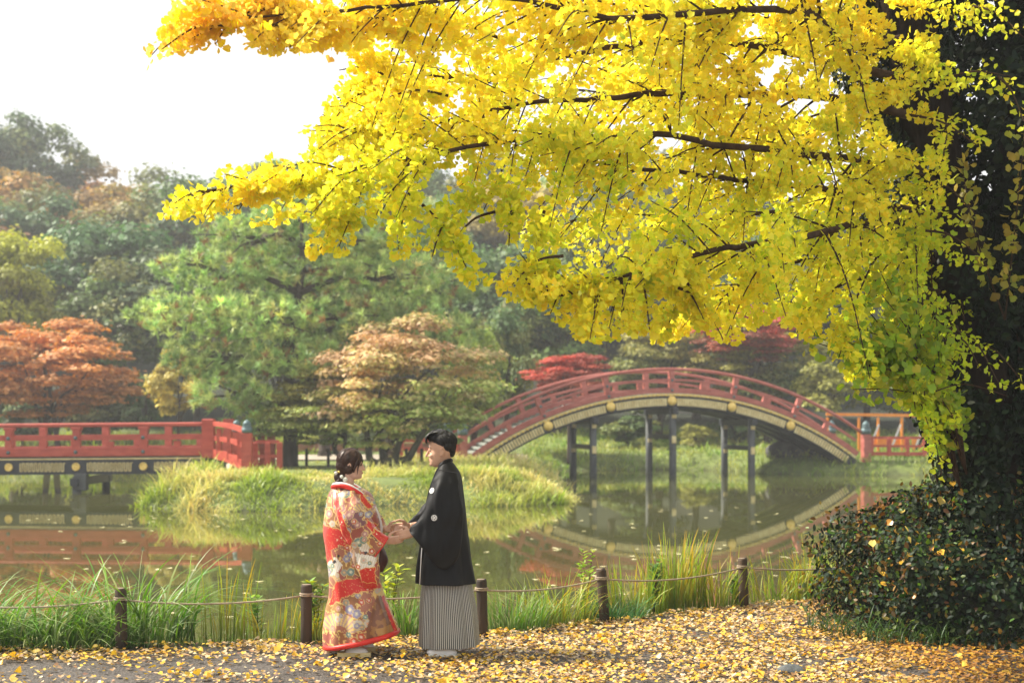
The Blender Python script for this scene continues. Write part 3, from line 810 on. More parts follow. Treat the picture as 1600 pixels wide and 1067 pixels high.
# pines
def pine(label, px, Y, canopy, ntuft, seed, tr, lean=0.0, bright=1.0):
    """canopy: list of (px, py, half-width px, half-height px, dy) pads"""
    R = np.random.default_rng(seed); x = (px - 800) / FPX * Y; z0 = gz(x, Y) - .1
    t_ = thing('pine_tree', label, 'pine', (x, Y, z0)); o_ = np.array((x, Y, z0))
    zt_ = max(TZ(c[1], Y) for c in canopy)
    tp = smooth_path([(0, 0, 0), (.05, 0, 1.2), (-.1 + lean * .3, .1, (zt_ - z0) * .4), (.25 + lean * .6, 0, (zt_ - z0) * .7), (lean, 0, (zt_ - z0) * .97)], 16)
    g = G(); g.tube(tp, list(np.interp(np.linspace(0, 1, 16), [0, .06, .4, 1], [tr * 1.5, tr * 1.05, tr * .7, tr * .12])), 12)
    T = []; B = []
    area = np.array([c[2] * c[3] for c in canopy], float); area /= area.sum()
    for c, w in zip(canopy, area):
        cc = at(c[0], c[1], Y + c[4]) - o_; rx, rz = c[2] / FPX * Y, c[3] / FPX * Y; ry = min(rx, 2.6)
        k = np.argmin(np.abs(tp[:, 2] - (cc[2] - .15 * abs(cc[0])))); st = tp[k]
        mid = st * .5 + cc * .5 + np.array((0, 0, .25)); g.tube(smooth_path([st, mid, cc + np.array((0, 0, -rz * .3))], 8), list(np.linspace(.13, .045, 8) * tr / .28), 7)
        for _ in range(6):
            e_ = cc + R.normal(size=3) * np.array((rx, ry, rz)) * .5
            g.tube([cc * .8 + st * .2, (cc + e_) / 2 + np.array((0, 0, .05)), e_], [.05, .03, .012], 5)
        n_ = int(ntuft * w); d = R.normal(size=(n_, 3)); d /= np.linalg.norm(d, axis=1, keepdims=True)
        rr = R.uniform(.25, 1, (n_, 1)) ** .5
        T.append(cc + d * rr * np.array((rx, ry, rz))); B.append(np.full(n_, R.uniform(.75, 1.2)))
    T = np.concatenate(T); B = np.concatenate(B) * R.uniform(.75, 1.25, len(T))
    link('trunk', g.mesh('trunk', True), M['bark'], t_)
    K = 24; N = len(T)
    up = np.array((0, 0, 1.)); ax = R.normal(size=(N, 3)) * .45 + up; ax /= np.linalg.norm(ax, axis=1, keepdims=True)
    d = R.normal(size=(N, K, 3)) * .75 + ax[:, None] * .8; d /= np.linalg.norm(d, axis=2, keepdims=True)
    ln = R.uniform(.18, .34, (N, K, 1)); s_ = np.cross(d, R.normal(size=(N, K, 3))); s_ /= np.linalg.norm(s_, axis=2, keepdims=True)
    P0 = T[:, None] + d * .02; w = .022
    V_ = np.stack([P0 - s_ * w, P0 + s_ * w, P0 + d * ln], 2).reshape(-1, 3)
    F_ = np.arange(len(V_)).reshape(-1, 3)
    base = pick([(.34, .46, .15), (.50, .58, .20), (.22, .33, .11)], N, .14) * B[:, None] * bright
    tan = R.random(N) < .07; base[tan] = (.30, .17, .07)
    C = np.repeat(base, K * 3, axis=0); C[2::3] *= 1.25
    link('needles', np_mesh('needles', V_, F_, False, C), M['needle'], t_)
    return t_
pine('large spreading pine in the middle of the island, thick dark trunk left of the woman', 452, 46, [
    (470, 330, 90, 32, 0), (395, 372, 95, 34, .8), (560, 372, 100, 32, -.5), (330, 425, 95, 34, 0), (470, 428, 110, 36, 1), (615, 432, 95, 36, .5),
    (290, 492, 90, 38, -.6), (410, 500, 100, 40, -1.2), (540, 498, 105, 36, 0), (660, 505, 82, 34, 1.2), (345, 558, 105, 36, 0), (470, 560, 90, 36, -.8),
    (360, 612, 72, 34, -.8), (430, 640, 60, 26, .5), (390, 672, 60, 16, -.5), (520, 300, 60, 26, .5), (445, 275, 45, 22, 0), (700, 560, 50, 28, 1.5)], 2700, 11, .27, lean=.3)
pine('second pine behind the salmon topped maple with a straight dark trunk', 605, 53, [
    (600, 330, 80, 26, 0), (650, 380, 90, 30, 0), (560, 420, 80, 30, .5), (690, 450, 80, 30, 0), (620, 480, 90, 30, 0), (700, 520, 60, 28, 0), (590, 290, 50, 24, 0)], 1000, 12, .24, lean=.2, bright=.9)
t_ = tb('tree', 'slim tree with a straight dark trunk beyond the pine', 'tree', 455, 570, 430, 600, 57, (.07, .11, .04), var=0, trunk_r=.24, gx=507)

# ------------------------------------------------------------------ the wooded hill
def hill_trees():
    R = random.Random(5)
    rows = [('front', 75, 88, 15, (8.5, 11)), ('second', 88, 99, 14, (9, 12)), ('third', 101, 112, 14, (9.5, 12)), ('skyline', 116, 128, 15, (9, 12.5))]
    ordn = ['first', 'second', 'third', 'fourth', 'fifth', 'sixth', 'seventh', 'eighth', 'ninth', 'tenth', 'eleventh', 'twelfth', 'thirteenth', 'fourteenth', 'fifteenth', 'sixteenth']
    dark, mid, olive, brown, orange = (.040, .070, .030), (.06, .10, .035), (.10, .12, .035), (.12, .085, .04), (.20, .125, .04)
    names = {dark: 'dark green', mid: 'mid green', olive: 'olive green', brown: 'russet brown', orange: 'orange gold'}
    for name, y0, y1, n_, (h0, h1) in rows:
        for i in range(n_):
            Y = R.uniform(y0, y1); px = -120 + (1740) * (i + .5 + R.uniform(-.25, .25)) / n_
            x = (px - 800) / FPX * Y; z = gz(x, Y); h = R.uniform(h0, h1) * (.86 if px > 250 and name == 'skyline' else 1)
            c = R.choices([dark, mid, olive, brown, orange], [4.5, 4, 2, .35, .35])[0]
            if name == 'third' and px < 120: c = orange
            if name == 'front' and 100 < px < 300: c = dark
            w = R.uniform(3.4, 4.6) * (1 + .1 * (Y > 100)) * 1.15
            cc = tuple(v * R.uniform(.85, 1.15) for v in c)
            tree('tree', f'{names[c]} tree on the wooded hill, {ordn[i]} from the left in the {name} row', 'tree', px, Y, w, z + h, z + h * .18, cc,
                 var=R.randrange(4), group='trees on the wooded hill', trunk_r=.22)
hill_trees()

# ------------------------------------------------------------------ grass on the island and far bank (stuff)
def grass_patch(name, n_, xr, yr, Hf, cols_b, cols_t, w=.03, cond=None, bend=(.35, 1.35), wgt=None):
    x = rng.uniform(*xr, n_ * 3); y = rng.uniform(*yr, n_ * 3)
    z = ground_z(x, y); ok = (z > -.55)
    if cond is not None: ok &= cond(x, y, z)
    x, y, z = x[ok][:n_], y[ok][:n_], z[ok][:n_]; N = len(x)
    if N == 0: return None
    tuft = np.array([mnoise.noise(Vector((a_ * 1.1, b_ * 1.1, 0))) for a_, b_ in zip(x, y)])
    H = Hf(x, y) * (.78 + 1.25 * tuft) * rng.uniform(.6, 1.15, N)
    P = np.stack([x, y, z - .03], -1)
    tone = np.clip(.5 + 1.3 * np.array([mnoise.noise(Vector((a_ * .6, b_ * .6, 9))) for a_, b_ in zip(x, y)]) + rng.normal(0, .15, N), 0, 1)[:, None]
    cb = pick([cols_b[0]], N) * (1 - tone) + pick([cols_b[1]], N) * tone
    ct = pick([cols_t[0]], N) * (1 - tone) + pick([cols_t[1]], N) * tone
    V_, F_, C_ = blades(P, H, w * rng.uniform(.6, 1.3, N), rng.uniform(0, 6.28, N), rng.uniform(*bend, N), cb, ct, 4)
    return tag(link(name, np_mesh(name, V_, F_, False, C_), M['blade']), kind='stuff')
def Hisl(x, y):
    px = 800 + x / y * FPX
    return np.interp(px, [190, 260, 330, 400, 470, 560, 640, 700, 760, 860, 900], [.34, .54, .60, .42, .26, .16, .20, .44, .54, .58, .4])
front = lambda x, y, z: (z < .35) & (y < 40)
grass_patch('island_front_grass', 11000, (-10.2, 2.2), (32.2, 39), Hisl, [(.10, .15, .02), (.32, .29, .08)], [(.42, .54, .08), (.90, .76, .30)], .042)
grass_patch('island_right_grass', 7500, (-4.0, 2.4), (37, 57), lambda x, y: np.full(x.shape, np.float64(.46)), [(.22, .26, .04), (.42, .36, .12)], [(.58, .60, .12), (.92, .80, .36)], .036)
grass_patch('island_lawn', 6000, (-10.5, -1), (38, 51.5), lambda x, y: np.full(x.shape, .11), [(.18, .24, .03), (.3, .28, .07)], [(.36, .44, .07), (.55, .48, .14)], .03)
grass_patch('far_bank_grass', 16000, (0.5, 22), (50, 75), lambda x, y: np.where(y < 61, .55, .40), [(.12, .22, .03), (.22, .26, .05)], [(.32, .50, .09), (.62, .60, .16)], .05)
grass_patch('left_bank_grass', 8000, (-30, -8), (59, 72), lambda x, y: np.full(x.shape, .6), [(.14, .22, .03), (.22, .26, .05)], [(.36, .50, .07), (.58, .56, .12)], .06)
# ------------------------------------------------------------------ foreground: rope fence
t_ = thing('rope_fence', 'low fence of dark log posts linked by a thin rope along the pond edge', 'fence', (FENCE[0][0], FENCE[0][1], 0))
tops = []
R = random.Random(3)
for i, (x, y) in enumerate(FENCE):
    lx = {6: -.045, 7: -.02, 3: -.01}.get(i, R.uniform(-.015, .015)); h = .485; r = .045
    g = G(); g.tube([(x, y, -.12), (x + lx * .3, y, .15), (x + lx * .8, y, h - .02), (x + lx, y, h)], [r * 1.05, r, r, r * .9], 14)
    po = sub('post', g, M['post'], t_, True)
    sub('cut_end', G().lathe((x + lx, y, h - .001), [(r * .86, 0), (r * .8, .004), (.01, .006)], 14), M['post_top'], t_, parent=po)
    g = G()
    for k in range(2): g.tube([(x + lx * .8 + (r + .006) * math.cos(a_), y + (r + .006) * math.sin(a_), h - .085 + k * .014) for a_ in np.linspace(0, 6.28, 13)], .007, 6)
    sub('rope_loop', g, M['rope'], t_, True, parent=po)
    tops.append((x + lx * .8, y - .0, h - .08))
for a_, b_ in zip(tops[:-1], tops[1:]):
    d = math.dist(a_, b_); sag = .035 * d
    pts = [(a_[0] + (b_[0] - a_[0]) * f, a_[1] + (b_[1] - a_[1]) * f - .05, a_[2] + (b_[2] - a_[2]) * f - sag * 4 * f * (1 - f)) for f in np.linspace(0.03, .97, 15)]
    sub('rope', G().tube(pts, .0075, 7), M['rope'], t_, True)

# ------------------------------------------------------------------ near bank grass and plants
def near_blades(n_, x0, x1, H, w, bend, cb, ct, yo=(.1, 1.1), az=None, seg=7):
    x = rng.uniform(x0, x1, n_); y = yf(x) + rng.uniform(*yo, n_); z = ground_z(x, y) - .02
    a2 = rng.uniform(0, 6.28, n_) if az is None else rng.normal(az, .9, n_)
    return blades(np.stack([x, y, z], -1), H * rng.uniform(.45, 1.15, n_), w * rng.uniform(.6, 1.3, n_), a2, rng.uniform(*bend, n_), pick(cb, n_), pick(ct, n_), seg)
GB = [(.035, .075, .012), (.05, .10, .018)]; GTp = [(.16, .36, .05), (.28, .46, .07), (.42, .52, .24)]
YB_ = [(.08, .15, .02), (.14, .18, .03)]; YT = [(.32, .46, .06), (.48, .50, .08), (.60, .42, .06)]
# low rough turf along the edge
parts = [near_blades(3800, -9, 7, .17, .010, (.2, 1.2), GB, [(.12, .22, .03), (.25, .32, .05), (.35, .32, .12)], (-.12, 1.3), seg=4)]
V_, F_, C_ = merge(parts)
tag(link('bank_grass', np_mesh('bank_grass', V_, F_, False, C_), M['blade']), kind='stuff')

def clump(name, label, cat, cx, cyo, rad, n_, H, w, bend, cb, ct, seg=8, group=None):
    """one clump of long blades as one thing"""
    cy = float(yf(cx)) + cyo
    rr = rad * np.sqrt(rng.random(n_)); an = rng.uniform(0, 6.28, n_)
    x = cx + rr * np.cos(an); y = cy + rr * np.sin(an) * .6; z = ground_z(x, y) - .03
    out = np.arctan2(y - cy, x - cx) + rng.normal(0, .8, n_)
    z0 = gz(cx, cy)
    P = np.stack([x - cx, y - cy, z - z0], -1)
    V_, F_, C_ = blades(P, H * rng.uniform(.4, 1.1, n_), w * rng.uniform(.6, 1.25, n_), out, rng.uniform(*bend, n_), pick(cb, n_), pick(ct, n_), seg)
    t_ = thing(name, label, cat, (cx, cy, z0), group=group)
    link('blades', np_mesh('blades', V_, F_, False, C_), M['blade'], t_)
    return t_
def pxX(px): # x on fence line under a pixel column
    xs = np.linspace(-8, 8, 1600); return float(xs[np.argmin(np.abs(xs / (yf(xs) + .4) - (px - 800) / FPX))])
CL = 'grass clump'
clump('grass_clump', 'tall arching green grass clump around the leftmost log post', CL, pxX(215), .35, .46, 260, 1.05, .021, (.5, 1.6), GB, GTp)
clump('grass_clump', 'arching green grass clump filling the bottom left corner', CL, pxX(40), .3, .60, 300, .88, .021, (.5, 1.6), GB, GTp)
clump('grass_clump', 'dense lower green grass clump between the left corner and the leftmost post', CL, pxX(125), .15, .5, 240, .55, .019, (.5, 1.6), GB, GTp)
clump('grass_clump', 'shaded green grass clump beyond the left picture edge', CL, pxX(-60), .2, .5, 260, .85, .02, (.5, 1.6), GB, GTp)
clump('reed_clump', 'sparse upright reeds between the two left log posts', 'reeds', pxX(352), .35, .32, 34, .72, .018, (.02, .3), GB, YT)
clump('reed_clump', 'few yellow green reeds left of the post beside the woman', 'reeds', pxX(425), .25, .25, 34, .45, .018, (.05, .4), YB_, YT)
clump('grass_clump', 'short yellow green blades at the foot of the post beside the woman', CL, pxX(500), .12, .16, 60, .42, .017, (.05, .5), YB_, YT)
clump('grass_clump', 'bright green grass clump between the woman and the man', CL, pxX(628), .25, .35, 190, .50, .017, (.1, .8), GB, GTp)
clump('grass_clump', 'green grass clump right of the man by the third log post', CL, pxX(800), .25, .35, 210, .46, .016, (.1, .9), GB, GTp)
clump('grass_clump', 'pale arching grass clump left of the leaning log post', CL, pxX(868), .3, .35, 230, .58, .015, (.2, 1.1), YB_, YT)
clump('reed_clump', 'dark green tufted sedge at the foot of the leaning log post', 'reeds', pxX(955), .1, .28, 260, .36, .012, (.4, 1.2), [(.02, .07, .02)], [(.08, .24, .08), (.15, .3, .08)])
clump('reed_clump', 'tall yellow green reed clump midway between the two right log posts', 'reeds', pxX(1055), .45, .30, 180, .84, .022, (.02, .45), YB_, YT)
clump('reed_clump', 'golden tipped reeds just left of the rightmost log post', 'reeds', pxX(1115), .3, .35, 120, .60, .018, (.05, .7), YB_, YT)
clump('reed_clump', 'golden tipped reeds right of the leaning log post', 'reeds', pxX(985), .35, .3, 100, .62, .018, (.05, .8), YB_, YT)
clump('reed_clump', 'loose reeds right of the rightmost log post', 'reeds', pxX(1215), .35, .35, 110, .56, .018, (.05, .9), YB_, YT)
clump('reed_clump', 'yellow tipped reeds beside the dark bush', 'reeds', pxX(1268), .3, .25, 110, .66, .018, (.05, .6), YB_, YT)

def weed(label, px, yo, H, n_st, colr, yellow=False):
    """leafy upright wild plant: stems with lance leaves"""
    cx = pxX(px); cy = float(yf(cx)) + yo; z0 = gz(cx, cy)
    t_ = thing('wild_plant', label, 'wild plant', (cx, cy, z0)); g = G(); P = []; D = []
    for s_ in range(n_st):
        a_ = rng.uniform(0, 6.28); h = H * rng.uniform(.75, 1.0); l_ = .14 * h
        pts = [(rng.normal() * .02, rng.normal() * .02, -.03), (math.cos(a_) * l_ * .3, math.sin(a_) * l_ * .3, h * .5), (math.cos(a_) * l_, math.sin(a_) * l_, h)]
        g.tube(pts, [.005, .004, .002], 5)
        pp = smooth_path(pts, 40)
        for k in range(10, 40, 2):
            for _ in range(2):
                b_ = rng.uniform(0, 6.28); P.append(pp[k]); D.append((math.cos(b_), math.sin(b_), rng.uniform(.1, .8)))
    P = np.array(P); D = np.array(D); D /= np.linalg.norm(D, axis=1, keepdims=True); N = len(P)
    U = np.cross(D, (0, 0, 1.)); U /= np.linalg.norm(U, axis=1, keepdims=True); Nn = np.cross(U, D)
    f = (P[:, 2] / H)
    S = (.035 + .05 * np.sin(np.clip(f, 0, 1) * 3.0)) * rng.uniform(.7, 1.3, N) * (1.15 if yellow else 1)
    V_, F_, C_ = stamp(P, U, D, Nn, S, LEAF_T * np.array((.8, 1, 1)), LEAF_F, pick(colr, N, .15))
    link('stem', g.mesh('stem', True), M['twig'], t_); link('leaves', np_mesh('leaves', V_, F_, False, C_), M['blade'], t_)
weed('feathery yellow green wild plant standing in the gap between the couple', 612, .3, .68, 3, [(.36, .44, .06), (.5, .5, .1)], True)
weed('small leafy plant rising behind the post at the left of the woman', 497, .25, .58, 4, [(.2, .34, .05), (.42, .44, .07)])
weed('pale leafy wild plant right of the reeds between the left posts', 405, .35, .42, 2, [(.2, .36, .08), (.3, .42, .1)])
weed('lobed leaf wild plant left of the leaning log post', 918, .5, .66, 3, [(.28, .42, .07), (.42, .46, .1)])
weed('low bushy wild plant at the left of the tall reed clump', 1020, .4, .55, 4, [(.10, .22, .05), (.2, .32, .08)])
weed('short herb beside the rightmost log post', 1145, .2, .34, 4, [(.10, .2, .04), (.2, .3, .06)])

# ------------------------------------------------------------------ fallen leaves
def litter():
    N = 105000
    x = rng.uniform(-5.2, 5.6, N); y = rng.uniform(8.4, 15.6, N)
    e_ = yf(x) - y
    ok = e_ > -.10 + .06 * np.sin(x * 7)
    dens = np.interp(x, [-6, -2.6, -1.2, .2, 1.5, 8], [.26, .40, .62, .85, 1.0, 1.0])
    dens = np.maximum(dens, np.interp(e_, [0, .35, .8], [1, .75, 0])) * np.interp(x, [-6, -2, 0], [.75, .95, 1])
    dens = dens * (1 - .55 * sstep(e_, .45, .8) * sstep(-x, .2, 1.4))
    nzv = np.array([mnoise.noise(Vector((a_ * 1.6, b_ * 2.4, 4))) + .8 * mnoise.noise(Vector((a_ * 5, b_ * 7, 8))) for a_, b_ in zip(x, y)])
    ok &= rng.random(N) < dens * (1 + 1.3 * nzv)
    x, y = x[ok], y[ok]; N = len(x)
    P = np.stack([x, y, .028 + rng.uniform(0, .02, N)], -1)
    U, W_, Nn = rand_frames(N, np.tile((0, 0, 2.2), (N, 1)), 1.0)
    pale = [(.62, .47, .26), (.54, .38, .20), (.74, .60, .38), (.44, .29, .14)]; gold = [(.72, .45, .05), (.80, .52, .06), (.66, .36, .04)]; brown = [(.20, .10, .05), (.30, .16, .07)]
    c = pick(pale + gold + brown, N, .1, [.15, .14, .07, .11, .17, .13, .09, .07, .07])
    dk = sstep(x, 2.2, 3.2)[:, None]; c = c * (1 - dk) + pick([(.45, .22, .04), (.55, .30, .04), (.25, .12, .04)], N) * dk  # darker leaves to the right: tree shade painted into the litter
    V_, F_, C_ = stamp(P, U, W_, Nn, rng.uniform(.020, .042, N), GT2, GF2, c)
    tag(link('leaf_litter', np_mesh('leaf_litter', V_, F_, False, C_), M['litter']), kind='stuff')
    # the larger fresh leaves lying proud on top, one object each
    protos = []
    for k in range(6):
        tv, tf = ginkgo_tpl(.15 + .12 * k, .5); tv = tv.copy(); tv[:, 2] += .12 * np.sin(tv[:, 0] * 5 + k) * tv[:, 1]
        colr = np.tile(pick([gold[k % 3], (.85, .58, .07), (.70, .50, .10)], 1), (len(tv), 1))
        me = np_mesh('fallen_leaf', tv, tf, False, colr); me.materials.append(M['litter']); protos.append(me)
    n_ = 0; bases = None
    while n_ < 170:
        x = rng.uniform(-3.8, 3.3); y = rng.uniform(9.4, float(yf(x)) + .02)
        if abs(x / y) > .37: continue
        if -1.55 < x < -1.0 and 10.4 < y < 11.1 or -.75 < x < -.2 and 10.4 < y < 11.1: continue
        o = bpy.data.objects.new('fallen_leaf', protos[n_ % 6]); COL.objects.link(o)
        s_ = rng.uniform(.042, .062); o.scale = (s_,) * 3; o.location = (x, y, .046)
        o.rotation_euler = (rng.normal(0, .45), rng.normal(0, .45), rng.uniform(0, 6.28))
        zone = 'left of the woman' if x < -1.45 else 'around the feet of the couple' if x < -.2 else 'right of the man' if x < .7 else 'below the right log posts' if x < 2.1 else 'in front of the dark bush'
        tag(o, f"{('bright yellow', 'golden yellow', 'amber')[n_ % 3]} fallen leaf on the {'far' if y > 10.6 else 'near'} path {zone}", 'leaf', 'fresh yellow leaves lying on the path'); n_ += 1
litter()
# leaves afloat on the pond
tv, tf = ginkgo_tpl(.1, .3); mef = np_mesh('floating_leaf', tv, tf, False, np.tile((.80, .72, .38), (len(tv), 1))); mef.materials.append(M['litter'])
k = 0
while k < 150:
    Y = 12.6 + 22 * rng.random() ** 1.2; px = rng.choice([rng.uniform(0, 480), rng.uniform(-100, 1300), rng.uniform(820, 1280)])
    x = (px - 800) / FPX * Y
    if gz(x, Y) > -.6: continue
    o = bpy.data.objects.new('floating_leaf', mef); COL.objects.link(o); s_ = rng.uniform(.05, .08) * (1 + .02 * Y)
    o.location = (x, Y, WATER + .006); o.rotation_euler = (0, 0, rng.uniform(0, 6.28)); o.scale = (s_,) * 3
    tag(o, f"pale yellow leaf afloat on the {'near' if Y < 17 else 'middle' if Y < 25 else 'far'} pond {'at the left' if px < 330 else 'behind the couple' if px < 800 else 'at the right, before the arched bridge'}", 'leaf', 'pale leaves afloat on the pond'); k += 1

# stones poking through the leaf litter at the bottom right
for i, (px, py, s_, lab) in enumerate(((1240, 1056, .085, 'dark half buried stone in the leaves at the bottom, left of the bush'), (1330, 1040, .05, 'small mossy stone in the leaves just below the bush'))):
    Y = 1.8 * FPX / (py - HZ); me = G().ell((0, 0, 0), (1.3, 1, .6), 16, 10).mesh('stone', True)
    for v in me.vertices: v.co *= 1 + .25 * mnoise.noise(v.co * 1.3 + Vector((i, 0, 0)))
    o = link('stone', me, M['pier']); o.scale = (s_,) * 3; o.location = ((px - 800) / FPX * Y, Y, .035); tag(o, lab, 'stone')

# ------------------------------------------------------------------ the dark bush on the right
def leaf_cloud(P, nrm, size, cols, tilt=.8, tpl=(LEAF_T, LEAF_F), w=None, jit=.25):
    U, W_, Nn = rand_frames(len(P), nrm, tilt)
    return stamp(P, U, W_, Nn, size * rng.uniform(.6, 1.4, len(P)), tpl[0], tpl[1], pick(cols, len(P), jit, w))
def bush():
    c = np.array((4.42, 12.3, .0)); t_ = thing('bush', 'dark ivy tangled bush strewn with yellow leaves at the right edge', 'bush', tuple(c))
    N = 26000
    d = rng.normal(size=(N, 3)); d[:, 2] = np.abs(d[:, 2]); d /= np.linalg.norm(d, axis=1, keepdims=True)
    lump = np.array([mnoise.noise(Vector(v * 2.2)) * .22 + mnoise.noise(Vector(v * 5)) * .10 for v in d])
    rad = (1 + lump) * rng.uniform(.80, 1.03, N)
    Rx, Ry, Rz = 1.72, 1.3, 1.26
    sh = np.sign(d) * np.abs(d) ** .8
    P = sh * rad[:, None] * np.array((Rx, Ry, Rz)) * np.array((.97, .97, 1.0)); P[:, 2] += .03
    V1 = leaf_cloud(P, d * 1.0, .05, [(.010, .022, .009), (.014, .032, .010), (.022, .036, .01), (.008, .016, .009)])  # near-black greens: shade over the bush is put into the leaf colour
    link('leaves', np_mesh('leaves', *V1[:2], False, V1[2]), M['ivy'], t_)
    # reddish dry and light green sprigs near the left and top
    N2 = 4200; i = rng.choice(N, N2, p=(lambda w_: w_ / w_.sum())(np.clip(-sh[:, 0], 0, 1) ** 1.5 * .8 + sh[:, 2] ** 4 * .5 + .03))
    P2 = P[i] * 1.04 + rng.normal(0, .035, (N2, 3)); V2 = leaf_cloud(P2, d[i] * .5, .045, [(.07, .14, .025), (.12, .18, .03), (.12, .06, .02), (.20, .12, .03)], 1.0)
    link('sprigs', np_mesh('sprigs', *V2[:2], False, V2[2]), M['blade'], t_)
    # twigs
    g = G()
    for _ in range(160):
        a_ = rng.normal(size=3); a_[2] = abs(a_[2]); a_ /= np.linalg.norm(a_); e_ = a_ * np.array((Rx, Ry, Rz)) * rng.uniform(.95, 1.1)
        s_ = np.array((a_[0] * .9, a_[1] * .6, .02)); g.tube(smooth_path([s_, (s_ + e_) / 2 + rng.normal(0, .08, 3), e_], 6) + c, list(np.linspace(.010, .003, 6)), 4)
    sub('twigs', g, M['twig'], t_)
    # added dark blob for the bush's inner shade, so it is not see-through
    me = G().ell((0, 0, .1), (Rx * .74, Ry * .74, Rz * .76), 30, 20).mesh('inner_shade_core', True)
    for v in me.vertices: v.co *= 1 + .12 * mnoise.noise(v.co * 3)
    link('inner_shade_core', me, mat_noise('inner_shade', (.003, .004, .0025), (.012, .014, .008), 18, .95, .8, dist=.03), t_)
    # yellow leaves caught in it: one object each, top-level
    tv, tf = ginkgo_tpl(.35, .4); me = [np_mesh('caught_leaf', tv, tf, False, np.tile(cc, (len(tv), 1))) for cc in ((.72, .42, .05), (.80, .60, .16), (.55, .26, .04))]
    for m_ in me: m_.materials.append(M['litter'])
    k = 0
    while k < 190:
        j = rng.integers(N)
        if d[j, 1] > -.1 or P[j, 0] > .9 or P[j, 2] < .3 or rng.random() > .3 + d[j, 2]: continue
        o = bpy.data.objects.new('caught_leaf', me[rng.choice(3)]); COL.objects.link(o)
        o.location = tuple(c + P[j] * 1.03); o.scale = (rng.uniform(.048, .068),) * 3
        o.rotation_euler = (rng.normal(.9, .5), rng.normal(0, .5), rng.uniform(-1.5, 1.5)); k += 1
        tag(o, f"yellow leaf caught {'high on the top' if P[j, 2] > .95 else 'midway' if P[j, 2] > .6 else 'low'} on the {'left side' if P[j, 0] < -.6 else 'front'} of the dark bush", 'leaf', 'yellow leaves caught on the dark bush')
bush()
# grassy skirt of the bush
x = rng.uniform(2.5, 4.6, 700); y = 11.25 + .35 * np.abs(x - 3.4) ** 1.6 + rng.normal(0, .12, 700) + sstep(x, 2.9, 2.3) * .7
V_, F_, C_ = blades(np.stack([x, y, x * 0 + .0], -1), .34 * rng.uniform(.4, 1.1, 700), .010 * rng.uniform(.6, 1.3, 700), rng.uniform(0, 6.28, 700), rng.uniform(.4, 1.4, 700), pick([(.02, .045, .012)], 700), pick([(.05, .12, .025), (.12, .2, .04)], 700), 5)
tag(link('bush_skirt_grass', np_mesh('bush_skirt_grass', V_, F_, False, C_), M['blade']), kind='stuff')

